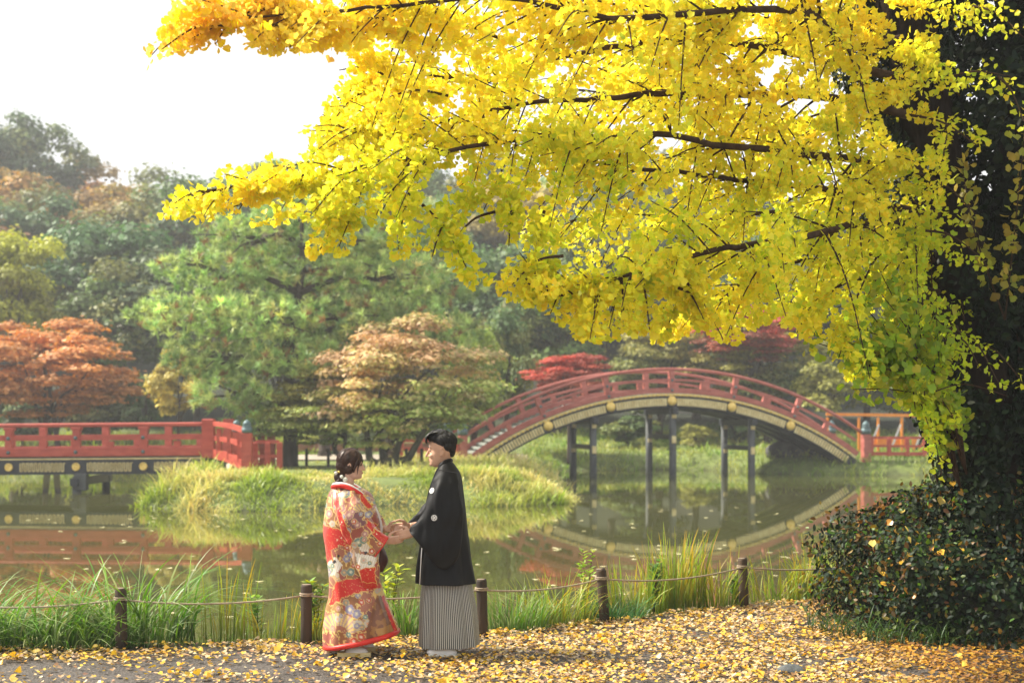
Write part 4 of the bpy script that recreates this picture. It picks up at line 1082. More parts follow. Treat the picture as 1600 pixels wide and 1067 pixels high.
# ------------------------------------------------------------------ ginkgo tree
def furrow(o):
    for v in o.data.vertices:
        p = v.co; k = abs(mnoise.noise(Vector((p.x * 9, p.y * 9, p.z * 1.3)))) + .5 * mnoise.noise(Vector((p.x * 22, p.y * 22, p.z * 4)))
        v.co = p + v.normal * (.05 * k + .06 * mnoise.noise(Vector((p.x * 2, p.y * 2, p.z * .8))))
def ginkgo():
    base = np.array((4.15, 12.1, 0.))
    t_ = thing('ginkgo_tree', 'golden yellow ginkgo whose boughs sweep across the top from the right', 'ginkgo', tuple(base))
    tk = smooth_path([(4.15, 12.1, -.1), (4.02, 12.05, 1.4), (3.72, 11.9, 3.0), (3.42, 11.75, 4.3), (3.15, 11.6, 5.6), (3.0, 11.5, 7.2), (2.95, 11.4, 9.0)], 30)
    g = G(); rad = np.interp(np.linspace(0, 1, 30), [0, .05, .3, .6, 1], [.46, .34, .26, .19, .07])
    g.tube(tk, list(rad), 40); furrow(sub('trunk', g, M['bark_d'], t_, True))
    limbs = []; V_all = []
    L_ = [  # pixel polylines with depth: big visible limbs
        [(1420, 60, 11.6), (1330, 70, 11.2), (1270, 20, 10.6), (1140, 8, 10), (980, 25, 9.4), (800, -5, 9), (620, 5, 8.7), (470, 30, 8.5), (300, 45, 8.4)],
        [(1440, 130, 11.7), (1300, 98, 11.4), (1180, 66, 11), (1000, 60, 10.6), (870, 75, 10.4), (760, 110, 10.2), (640, 100, 10), (530, 130, 9.9)],
        [(1455, 190, 11.7), (1290, 150, 11.2), (1125, 146, 10.7), (1000, 152, 10.3), (900, 162, 10), (780, 182, 9.8), (650, 206, 9.6), (540, 215, 9.5)],
        [(1480, 270, 11.8), (1395, 256, 11.4), (1290, 247, 10.9), (1142, 230, 10.3), (1030, 213, 9.9), (900, 225, 9.5), (760, 235, 9.2), (620, 265, 9), (480, 285, 8.9), (300, 318, 8.8)],
        [(1500, 340, 11.8), (1406, 330, 11.4), (1290, 300, 11), (1160, 280, 10.6), (1020, 262, 10.2), (880, 245, 9.9), (760, 215, 9.7)],
        [(1505, 380, 11.8), (1400, 345, 11.2), (1293, 358, 10.4), (1180, 380, 9.8), (1080, 400, 9.4), (980, 430, 9.1), (880, 460, 8.9), (800, 440, 8.8)],
        [(1515, 420, 11.9), (1430, 400, 11.6), (1310, 395, 11.2), (1200, 420, 10.8), (1120, 470, 10.6), (1060, 505, 10.5)],
        [(1520, 470, 11.9), (1440, 450, 11.6), (1340, 440, 11.2), (1260, 480, 11), (1215, 500, 10.9)],
        [(1530, 560, 11.9), (1480, 520, 11.6), (1420, 540, 11.2), (1360, 580, 11), (1330, 600, 10.9)],
        [(1400, 0, 11.6), (1250, -60, 11), (1050, -90, 10.3), (850, -110, 9.8), (640, -90, 9.4), (450, -60, 9.2)],
        [(1400, 0, 11.6), (1280, -160, 12), (1080, -220, 12.6), (850, -230, 13)],
        [(1470, 230, 11.8), (1380, 200, 12.2), (1240, 190, 12.7), (1080, 170, 13.2), (920, 140, 13.6), (760, 130, 14)],
        [(1490, 300, 11.8), (1390, 300, 12.4), (1260, 330, 13), (1120, 350, 13.5), (980, 340, 13.9), (860, 350, 14.2)],
        [(1440, 100, 11.7), (1380, 20, 12.4), (1250, 10, 13.2), (1080, 30, 14), (930, 50, 14.5)],
        [(1500, 500, 11.8), (1450, 600, 11.2), (1430, 630, 10.9)],
        [(1390, -60, 11.5), (1500, -200, 11), (1700, -260, 10.4), (1900, -260, 10)],
        [(1390, -80, 11.5), (1420, -300, 12.4), (1500, -420, 13.5)],
    ]
    outline = [(228, 96), (250, 60), (280, 20), (300, -60), (330, -420), (2200, -500), (2200, 330), (1580, 300), (1560, 420), (1520, 500), (1530, 600), (1490, 655), (1440, 640), (1390, 615), (1330, 590), (1300, 530), (1255, 528), (1215, 480), (1135, 545), (1105, 500), (1035, 530), (995, 508), (930, 535),
               (885, 500), (845, 470), (782, 448), (812, 405), (800, 360), (765, 335), (770, 435), (722, 440), (708, 412), (662, 405), (690, 350), (655, 330), (645, 392), (606, 392), (590, 345), (560, 335), (540, 398), (484, 396), (505, 345), (470, 330), (385, 345), (262, 332), (285, 300), (345, 278), (400, 245),
               (470, 225), (500, 180), (520, 165), (555, 112), (560, 80), (510, 62), (440, 84), (380, 62), (330, 70), (290, 72), (268, 88)]
    O = np.array(outline, float)
    def proj(P): return 800 + P[..., 0] / P[..., 1] * FPX, HZ - (P[..., 2] - CAMZ) / P[..., 1] * FPX
    tw_pts = []; tw_dir = []
    nl = 0
    gl = []
    for li, pl in enumerate(L_):
        W3 = np.array([at(*p) for p in pl]); W3 = smooth_path(W3, 46); W3 = W3 + np.cumsum(rng.normal(0, .008, W3.shape), 0) * sstep(np.linspace(0, 1, 46), 0, .3)[:, None]
        lr = np.interp(np.linspace(0, 1, 46), [0, .2, .6, 1], [.040, .026, .015, .004]) * (1.1 if li < 6 else .85)
        g = G().tube(W3, list(lr), 8); gl.append(g); sub('limb', g, M['twig'], t_, True)
        Ltot = np.linalg.norm(np.diff(W3, axis=0), axis=1).sum()
        nb = int(Ltot / .080)
        gb = G()
        for _ in range(nb):
            f = rng.uniform(.10, 1.0); k = min(int(f * 45), 44); p0 = W3[k]; td = W3[k + 1] - W3[k]; td /= np.linalg.norm(td)
            sd_ = rng.normal(size=3) * np.array((.5, 1.0, .6)); sd_ -= td * sd_.dot(td) * .9; sd_ /= np.linalg.norm(sd_)
            L1 = rng.uniform(.35, 1.25) * (1 - .45 * f)
            d0 = td * rng.uniform(.4, 1.1) + sd_ * .8; d0 /= np.linalg.norm(d0)
            p1 = p0 + d0 * L1 * .5 + (0, 0, -.03); p2 = p1 + d0 * L1 * .5 + np.array((0, 0, -rng.uniform(.05, .35) * L1))
            path = smooth_path([p0, p1, p2], 12)
            qx, qy = proj(path)
            ins = sdf_poly(qx, qy, outline) > (-2)
            if qx[-1] < 1450 and not ins.all():
                m_ = int(np.argmin(ins)) if not ins.all() else 12
                if m_ < 4: continue
                path = path[:m_]
            gb.tube(path, list(np.linspace(max(lr[k] * .4, .006), .003, len(path))), 5, False)
            seg = np.linalg.norm(np.diff(path, axis=0), axis=1).sum(); ns = max(int(seg / .026), 2)
            idx = rng.uniform(.12, 1, ns) * (len(path) - 1); i0 = idx.astype(int).clip(0, len(path) - 2); fr = (idx - i0)[:, None]
            tw_pts.append(path[i0] * (1 - fr) + path[i0 + 1] * fr); tw_dir.append(np.repeat(d0[None], ns, 0))
        sub('branchlets', gb, M['twig'], t_)
    # hanging sprays that shape the lower edge
    sprays = [((480, 10, 8.6), (300, 60, 8.4)), ((560, 40, 8.8), (400, 50, 8.5)), ((420, -20, 8.6), (290, 30, 8.4)), ((640, 60, 9), (470, 70, 8.7)), ((620, 130, 9.6), (530, 110, 9.4)), ((700, 20, 9), (560, -5, 8.8)), ((780, 60, 9.4), (640, 40, 9.1)), ((900, 40, 9.6), (760, 30, 9.3)), ((700, 150, 9.8), (590, 160, 9.6)),
              ((1385, 60, 11.3), (1290, 30, 10.9)), ((1400, 140, 11.3), (1300, 200, 10.9)), ((1430, 240, 11.3), (1330, 290, 10.9)), ((1460, 330, 11.3), (1380, 380, 10.9)), ((1400, 10, 10.8), (1530, 50, 10.4)), ((1410, 90, 10.8), (1500, 150, 10.5)), ((1420, 180, 10.9), (1530, 230, 10.6)), ((1430, 270, 11), (1520, 330, 10.8)), ((1520, 10, 10.6), (1600, 60, 10.3)), ((1560, 120, 10.6), (1600, 190, 10.4)), ((1460, 130, 10.7), (1580, 120, 10.4)), ((1440, 360, 11), (1530, 400, 10.8)), ((1440, 60, 10.8), (1420, 160, 10.6)), ((1480, 200, 10.8), (1470, 300, 10.6)), ((1000, 20, 10), (860, 10, 9.7)), ((1150, 40, 10.5), (1010, 20, 10.1)),((560, 330, 9), (500, 390, 8.9)), ((640, 300, 9), (622, 390, 8.9)), ((660, 320, 9.1), (735, 430, 9)), ((700, 350, 9), (675, 402, 9)), ((800, 330, 9.2), (795, 385, 9.1)),
              ((880, 400, 9), (800, 445, 8.9)), ((930, 420, 9), (935, 520, 8.9)), ((1000, 420, 9.3), (1015, 515, 9.2)), ((1060, 430, 9.6), (1130, 530, 9.5)), ((1090, 420, 9.8), (1040, 520, 9.6)),
              ((1180, 420, 10.2), (1190, 500, 10)), ((1290, 460, 10.6), (1245, 520, 10.4)), ((900, 430, 9.1), (860, 490, 9)), ((970, 430, 9.1), (975, 500, 9)), ((1340, 500, 10.8), (1310, 560, 10.6)),
              ((520, 20, 8.6), (430, 75, 8.5)), ((600, 30, 8.8), (540, 65, 8.7)), ((360, 40, 8.4), (252, 78, 8.3)), ((480, 280, 8.9), (276, 325, 8.7)), ((560, 290, 9), (360, 325, 8.8)),
              ((620, 180, 9.7), (505, 235, 9.5)), ((600, 120, 9.9), (520, 170, 9.8)), ((1240, 440, 10.8), (1160, 480, 10.6)), ((780, 330, 9.3), (700, 385, 9.2)), ((1400, 560, 11.2), (1350, 585, 11)), ((1440, 560, 11.3), (1470, 640, 11)), ((1420, 570, 11), (1430, 640, 10.9)),
              ((850, 330, 9.2), (830, 460, 9)), ((1060, 450, 9.5), (1100, 500, 9.4))]
    gb = G()
    for a_, b_ in sprays:
        A3, B3 = at(*a_), at(*b_); mid = (A3 + B3) / 2 + np.array((0, 0, .06)); path = smooth_path([A3, mid, B3], 24)
        gb.tube(path, list(np.linspace(.012, .003, 24)), 5)
        for _ in range(max(2, int(np.linalg.norm(B3 - A3) * 5.5))):
            off = rng.normal(0, .055, 3); i_ = rng.uniform(0, 23, 40); i0 = i_.astype(int).clip(0, 22); fr = (i_ - i0)[:, None]
            tw_pts.append(path[i0] * (1 - fr) + path[i0 + 1] * fr + off); tw_dir.append(np.repeat(((B3 - A3) / np.linalg.norm(B3 - A3))[None], 40, 0))
    sub('hanging_sprays', gb, M['twig'], t_)
    S = np.concatenate(tw_pts); D = np.concatenate(tw_dir)
    # each spur bears a small whorl of fan leaves hanging on stalks
    K = 4; N = len(S) * K; Sp = np.repeat(S, K, 0); dd = rng.normal(size=(N, 3)) * np.array((1, 1, .7)) + np.repeat(D, K, 0) * .25 + np.array((0, 0, -.35)); dd /= np.linalg.norm(dd, axis=1, keepdims=True)
    P = Sp + dd * rng.uniform(.03, .06, (N, 1))
    qx, qy = proj(P); dist = sdf_poly(qx, qy, outline); keep_ = (dist > -9) | (qx > 1450)
    hol = np.array([mnoise.noise(Vector(p * 2.3 + 11)) for p in P])
    keep_ &= rng.random(N) < np.interp(qy, [-300, -30, 0], [.45, .6, 1]) * np.interp(hol, [-.45, -.12], [.30, 1]) * np.interp(qx, [1420, 1490, 1600], [1, .30, .10])
    P, dd, qx, qy = P[keep_], dd[keep_], qx[keep_], qy[keep_]; N = len(P)
    # leaf frame: blade grows along dd (W), hangs; normal random around it
    r_ = rng.normal(size=(N, 3)); U = np.cross(dd, r_); U /= np.linalg.norm(U, axis=1, keepdims=True); Nn = np.cross(U, dd)
    clus = np.array([mnoise.noise(Vector(p * 1.1)) + .5 * mnoise.noise(Vector(p * 3)) for p in P])
    green = np.clip(.29 + .4 * clus + rng.normal(0, .25, N) + .55 * sstep(qx, 1270, 1420) * sstep(qy, 330, 520) + .25 * sstep(qx, 1400, 1500) + .2 * sstep(qy, 80, 380) - .15 * sstep(qy, 120, 0), 0, 1)[:, None]  # real green tint; beside the trunk it also has shade painted in
    yel = pick([(.93, .77, .04), (.95, .82, .06), (.92, .69, .03)], N, .04); gr = pick([(.60, .70, .03), (.46, .60, .03), (.70, .74, .03)], N, .06)
    c = yel * (1 - green) + gr * green
    tl = (sstep(qx, 640, 300) * sstep(qy, 140, 60))[:, None]; c = c * (1 - tl) + pick([(.90, .64, .10)], N, .06) * tl
    size = rng.uniform(.032, .058, N)
    # the 300 that show largest are parts of their own, the rest one foliage part
    order = np.argsort(-(size / P[:, 1]) * ((qx > 240) & (qx < 1590) & (qy > 2) & (qy < 640)))
    big = order[:300]; rest = order[300:]
    tv0, tf0 = GT, GF
    protos = []
    for cc in ((.94, .80, .02), (.92, .72, .02), (.60, .68, .03), (.70, .72, .03)):
        me = np_mesh('leaf', tv0, tf0, False, np.tile(cc, (len(tv0), 1))); me.materials.append(M['leaf']); protos.append(me)
    for i in big:
        o = bpy.data.objects.new('leaf', protos[(2 + i % 2) if green[i, 0] > .5 else i % 2]); COL.objects.link(o); o.parent = t_
        Mx = Matrix((U[i], dd[i], Nn[i])).transposed().to_4x4() @ Matrix.Diagonal((size[i], size[i], size[i], 1)); Mx.translation = Vector(P[i] - base); o.matrix_local = Mx
    V_, F_, C_ = stamp(P[rest] - base, U[rest], dd[rest], Nn[rest], size[rest], GT2, GF2, c[rest])
    f_ = link('foliage', np_mesh('foliage', V_, F_, False, C_), M['leaf'], t_); f_['kind'] = 'stuff'
    print('ginkgo leaves', N)
ginkgo()
# a few leaves falling / hanging in the air are left out except the pair seen against the sky
tv, tf = ginkgo_tpl(.3, .5); me = np_mesh('drifting_leaf', tv, tf, False, np.tile((.82, .50, .10), (len(tv), 1))); me.materials.append(M['leaf'])
o = link('drifting_leaf', me, None); o.location = tuple(at(513, 99, 8.8)); o.scale = (.06,) * 3; o.rotation_euler = (1.2, .4, .5)
tag(o, 'single yellow leaf drifting in the pale sky below the top left boughs', 'leaf')

# ------------------------------------------------------------------ ivy clad evergreen trunk at the right edge
def ivy_trunk():
    base = np.array((4.65, 12.6, 0.)); t_ = thing('ivy_clad_tree', 'dark ivy smothered tree trunk filling the right edge behind the bush', 'tree', tuple(base))
    tk = smooth_path([(4.65, 12.6, -.1), (4.6, 12.6, 2), (4.62, 12.5, 4), (4.5, 12.4, 6), (4.6, 12.3, 9)], 30)
    furrow(sub('trunk', G().tube(tk, list(np.linspace(.42, .16, 30)), 36), M['bark_d'], t_, True))
    g = G()
    for _ in range(26):   # hanging stems
        x = rng.uniform(3.6, 4.9); y = rng.uniform(11.8, 12.6); z1 = rng.uniform(1.8, 5)
        g.tube(smooth_path([(x + .3, y + .2, 0.2), (x + rng.normal() * .1, y, z1 * .5), (x + rng.normal() * .2, y, z1)], 10), list(np.linspace(.016, .006, 10)), 5)
    sub('creeper_stems', g, M['twig'], t_)
    N = 52000; z = rng.uniform(.3, 8.5, N); k = (z / 9.0 * 29).astype(int); c = tk[k]; a_ = rng.uniform(0, 6.28, N)
    lump = np.array([mnoise.noise(Vector((math.cos(q) * 1.2, math.sin(q) * 1.2, zz * .9))) for q, zz in zip(a_, z)])
    rr = (np.interp(z, [0, 1.6, 3.0, 4.5, 7], [1.0, .78, .9, 1.15, 1.3]) * (1 + .8 * lump)) * rng.uniform(.65, 1.05, N)
    d = np.stack([np.cos(a_), np.sin(a_), np.full(N, .2)], -1)
    P = c + d * rr[:, None]; P[:, 2] = z + rng.normal(0, .05, N)
    # second batch wraps the ginkgo trunk, dark leaves added to deepen its shade
    M2 = 22000; z2 = rng.uniform(.9, 5.4, M2); gx = np.interp(z2, [0, 1.4, 3.0, 4.3, 5.6], [4.15, 4.04, 3.74, 3.44, 3.17]); a2 = rng.uniform(0, 6.28, M2)
    lump2 = np.array([mnoise.noise(Vector((math.cos(q), math.sin(q), zz * 1.6 + 7))) for q, zz in zip(a2, z2)])
    r2 = (.34 + .42 * lump2) * rng.uniform(.8, 1.15, M2)
    P2 = np.stack([gx + np.cos(a2) * r2, 12.0 + np.sin(a2) * r2, z2], -1); d2 = np.stack([np.cos(a2), np.sin(a2), a2 * 0 + .1], -1)
    ok = lump2 > -.22; P2, d2 = P2[ok], d2[ok]
    V_ = merge([leaf_cloud(P - base, d, .075, [(.006, .013, .006), (.010, .020, .007), (.015, .025, .009)]), leaf_cloud(P2 - base, d2, .06, [(.007, .015, .006), (.012, .022, .007)])])  # ivy greens darkened, holding the shade around both trunks
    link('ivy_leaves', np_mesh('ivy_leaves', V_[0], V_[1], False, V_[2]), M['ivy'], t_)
ivy_trunk()
# yellow green ginkgo suckers growing in front of the trunks
def sucker(label, pts, spread, n_, cols):
    b_ = at(*pts[0]); t_ = thing('sapling', label, 'sapling', tuple(b_)); g = G(); P = []; D = []
    for _ in range(n_):
        w = np.array([at(*p) for p in pts]) - b_; k = len(w); w = w + np.cumsum(rng.normal(0, spread, w.shape), 0) * np.linspace(0, 1, k)[:, None]
        q = smooth_path(w, 20); g.tube(q, list(np.linspace(.009, .003, 20)), 5)
        for j in range(5, 20):
            for _ in range(5): P.append(q[j] + rng.normal(0, .03, 3)); D.append(rng.normal(size=3) + np.array((0, 0, -.3)))
    P = np.array(P); D = np.array(D); D /= np.linalg.norm(D, axis=1, keepdims=True); U = np.cross(D, rng.normal(size=D.shape)); U /= np.linalg.norm(U, axis=1, keepdims=True); Nn = np.cross(U, D)
    P = P + D * .04
    V_, F_, C_ = stamp(P, U, D, Nn, rng.uniform(.05, .08, len(P)), GT, GF, pick(cols, len(P)))
    link('stem', g.mesh('stem', True), M['twig'], t_); link('leaves', np_mesh('leaves', V_, F_, False, C_), M['leaf'], t_)
YG = [(.34, .46, .03), (.26, .40, .03), (.5, .5, .04)]
sucker('green leaved ginkgo sucker rising from the bush top below the boughs', [(1500, 760, 11.6), (1470, 660, 11.4), (1430, 560, 11.1), (1400, 480, 10.9)], .10, 13, YG)
sucker('green leaved ginkgo sucker leaning left over the orange barrier', [(1510, 740, 11.5), (1470, 620, 11.2), (1400, 560, 11), (1345, 540, 10.8)], .09, 12, YG)
sucker('thin yellow leaved sucker in front of the dark ivy trunk', [(1570, 500, 11.4), (1560, 400, 11), (1530, 290, 10.8)], .22, 2, [(.36, .36, .04), (.4, .32, .04)])
# ------------------------------------------------------------------ the couple
Y0 = 10.8; SC = FPX / Y0
def W2(px, py, dy=0.0): return np.array(((px - 800) / SC, Y0 + dy, (1025 - py) / SC))

def head_rings(c, s, k, lift=0.0, n=28):
    """closed head shape; c = point under the ear at chin height, s = facing sign, k = scale"""
    R_ = [(-.002, .052, .010, .020), (.006, .078, -.012, .036), (.022, .090, -.038, .048), (.045, .094, -.052, .058), (.070, .094, -.062, .065), (.095, .094, -.074, .070),
          (.125, .092, -.088, .0735), (.150, .098, -.094, .0755), (.180, .099, -.095, .076), (.210, .088, -.088, .071), (.235, .060, -.066, .056), (.250, .015, -.025, .022)]
    V_ = []
    for z, f, b, w in R_:
        m_, h_ = (f + b) / 2, (f - b) / 2
        for i in range(n):
            a_ = 2 * math.pi * i / n; ca, sa = math.cos(a_), math.sin(a_)
            p = .82 if z < .1 else .9
            V_.append((c[0] + s * k * (m_ + h_ * math.copysign(abs(ca) ** p, ca)), c[1] + k * w * math.copysign(abs(sa) ** .95, sa), c[2] + k * z))
    F_ = [(i * n + j, i * n + (j + 1) % n, (i + 1) * n + (j + 1) % n, (i + 1) * n + j) for i in range(len(R_) - 1) for j in range(n)]
    F_ += [tuple(range(n - 1, -1, -1)), tuple((len(R_) - 1) * n + j for j in range(n))]
    return V_, F_

def face_bits(g, c, s, k, female):
    H = lambda f, l, z: (c[0] + s * k * f, c[1] + k * l, c[2] + k * z)
    nl = .82 if female else 1.0
    # nose: bridge, tip, wings
    g.tube([H(.088, 0, .150), H(.098, 0, .128), H(.092 + .018 * nl, 0, .104), H(.094 + .024 * nl, 0, .088)], [.007 * k, .0075 * k, .009 * k, .0105 * k], 10)
    g.ell(H(.094 + .022 * nl, 0, .083), (.010 * k, .011 * k, .009 * k), 10, 8)
    for l in (-1, 1): g.ell(H(.098, l * .012, .082), (.010 * k, .007 * k, .007 * k), 8, 6)
    g.ell(H(.090, 0, .060), (.012 * k, .020 * k, .006 * k), 12, 8); g.ell(H(.088, 0, .049), (.0115 * k, .017 * k, .006 * k), 12, 8)   # mouth volume
    g.ell(H(.081, 0, .020), (.014 * k, .018 * k, .015 * k), 12, 8)   # chin
    for l in (-1, 1):
        g.ell(H(.070, l * .036, .085), (.024 * k, .020 * k, .022 * k), 12, 8)      # cheek
        g.ell(H(.082, l * .030, .148), (.016 * k, .022 * k, .008 * k), 12, 6)      # brow ridge
        g.ell(H(-.006, l * .081, .112), (.019 * k, .009 * k, .032 * k), 12, 8)      # ear
        g.tube([H(.008, l * .086, .132), H(-.006, l * .090, .144), H(-.022, l * .088, .128), H(-.018, l * .086, .104), H(-.006, l * .084, .088)], .0045 * k, 7)
        g.ell(H(.002, l * .077, .088), (.010 * k, .005 * k, .010 * k), 10, 6)
    g.tube([H(-.02, 0, .09), H(-.022, 0, .02), H(-.035, 0, -.07)], [.052 * k, .046 * k, .058 * k], 16)

def hand(g, wrist, fd, side, palm_n, k=1.0, curl=(20, 30, 25), thumb=1):
    """fd: finger direction, side: index-finger side direction, palm_n: direction the palm faces"""
    wrist, fd, side, palm_n = map(Vector, (wrist, fd, side, palm_n)); fd.normalize()
    side = (side - fd * side.dot(fd)).normalized(); palm_n = fd.cross(side) * (1 if fd.cross(side).dot(palm_n) > 0 else -1)
    for j, (off, L1) in enumerate(((.027, .072), (.010, .080), (-.008, .075), (-.025, .060))):
        b0 = wrist + side * off * .55 * k; b1 = wrist + fd * .082 * k + side * off * k - palm_n * (.003 if j in (1, 2) else 0)
        g.tube([b0, (b0 + b1) / 2, b1], [.0135 * k, .014 * k, .011 * k], 10)
        d = fd.copy(); p = b1; pts = [b1 - fd * .01, b1]; ax = fd.cross(palm_n)
        for q, f in enumerate((.46, .30, .24)):
            d = (Matrix.Rotation(math.radians(curl[q] + 2 * j), 3, ax) @ d); p = p + d * L1 * f * k; pts.append(p)
        g.tube(pts, [.0095 * k, .0095 * k, .0086 * k, .0078 * k, .0062 * k], 9)
    t0 = wrist + fd * .018 * k + side * .020 * k * thumb; t1 = t0 + (fd * .55 + side * .8 + palm_n * .45).normalized() * .036 * k
    t2 = t1 + (fd * .85 + side * .35 + palm_n * .3).normalized() * .032 * k; t3 = t2 + (fd * .95 + palm_n * .25).normalized() * .024 * k
    g.tube([t0, t1, t2, t3], [.0135 * k, .0125 * k, .0098 * k, .0075 * k], 9)

def remeshed(name, g, mat, root, voxel=.0045, smooth=3):
    me = g.mesh(name + '_raw', True, off=root.location); o = bpy.data.objects.new(name, me); COL.objects.link(o)
    m_ = o.modifiers.new('r', 'REMESH'); m_.mode = 'VOXEL'; m_.voxel_size = voxel
    s_ = o.modifiers.new('s', 'SMOOTH'); s_.factor = .5; s_.iterations = smooth
    dg = bpy.context.evaluated_depsgraph_get(); dg.update()
    me2 = bpy.data.meshes.new_from_object(o.evaluated_get(dg)); me2.name = name
    o.modifiers.clear(); o.data = me2; bpy.data.meshes.remove(me)
    me2.polygons.foreach_set('use_smooth', [True] * len(me2.polygons))
    me2.materials.clear(); me2.materials.append(mat); o.parent = root
    return o

def panel(secs, nv, nu, fold=None, pw=.85, caps=(True, True)):
    """secs: [(Apx, Apy, Bpx, Bpy, dy, thick)]; rings from A over the near side to B and back. returns V (nv,nu,3)"""
    S = smooth_path(secs, nv); ph = np.linspace(0, 2 * np.pi, nu, endpoint=False)
    ca, sa = np.cos(ph), np.sin(ph); ca = np.sign(ca) * np.abs(ca) ** pw; sa = np.sign(sa) * np.abs(sa) ** pw
    A = np.stack([(S[:, 0] - 800) / SC, Y0 + S[:, 4], (1025 - S[:, 1]) / SC], -1); B = np.stack([(S[:, 2] - 800) / SC, Y0 + S[:, 4], (1025 - S[:, 3]) / SC], -1)
    mid = (A + B) / 2; h = (A - B) / 2
    V_ = mid[:, None] + h[:, None] * ca[None, :, None]; V_[:, :, 1] -= S[:, 5][:, None] * sa[None, :]
    if fold is not None:
        t = np.linspace(0, 1, nv)[:, None]; d = fold(t, ph[None, :], V_)
        n_ = np.stack([h[:, 0:1] / (np.linalg.norm(h, axis=1)[:, None] + 1e-6) * ca[None] , -np.ones((nv, 1)) * sa[None], h[:, 2:3] / (np.linalg.norm(h, axis=1)[:, None] + 1e-6) * ca[None]], -1)
        V_ = V_ + n_ * d[..., None]
    i = np.arange(nv - 1)[:, None] * nu + np.arange(nu)[None]; j = np.arange(nv - 1)[:, None] * nu + (np.arange(nu)[None] + 1) % nu
    F_ = np.stack([i, j, j + nu, i + nu], -1).reshape(-1, 4)
    V2 = V_.reshape(-1, 3); T = []
    for end, on in ((0, caps[0]), (nv - 1, caps[1])):
        if not on: continue
        c = V_[end].mean(0); V2 = np.vstack([V2, c]); ci = len(V2) - 1; k = np.arange(nu)
        T.append(np.stack([end * nu + k, end * nu + (k + 1) % nu, np.full(nu, ci)], -1))
    return V_, V2, [F_] + T

def nz3(V, s, seed=0):
    return np.array([mnoise.noise(Vector((v[0] * s[0] + seed, v[1] * s[1], v[2] * s[2]))) for v in V.reshape(-1, 3)]).reshape(V.shape[:-1])

def garment(name, secs, nv, nu, mat, root, fold=None, paint=None, stripes=0, pw=.85, parent=None, solid=False):
    Vr, V_, F_ = panel(secs, nv, nu, fold, pw)
    u = None
    if stripes:
        d = np.linalg.norm(np.diff(np.concatenate([Vr, Vr[:, :1]], 1), axis=1), axis=2); cu = np.cumsum(d, 1); cu = np.concatenate([np.zeros((nv, 1)), cu[:, :-1]], 1) / cu[:, -1:]
        u = np.concatenate([(cu * stripes).ravel(), np.zeros(len(V_) - nv * nu)])
    col = paint(V_) if paint is not None else None
    me = np_mesh(name, V_ - np.array(root.location), F_, True, col, u)
    o = link(name, me, mat, parent or root); return o

def raydepth(objs, root, px, py):
    """nearest garment surface in front of the figure at a pixel"""
    best = None
    for o in objs:
        bv = BVHTree.FromPolygons([tuple(v.co) for v in o.data.vertices], [tuple(p.vertices) for p in o.data.polygons])
        q = W2(px, py) - np.array(root.location); h = bv.ray_cast(Vector((q[0], -3, q[2])), Vector((0, 1, 0)))
        if h[0] is not None and (best is None or h[0].y < best[0].y): best = h
    return best

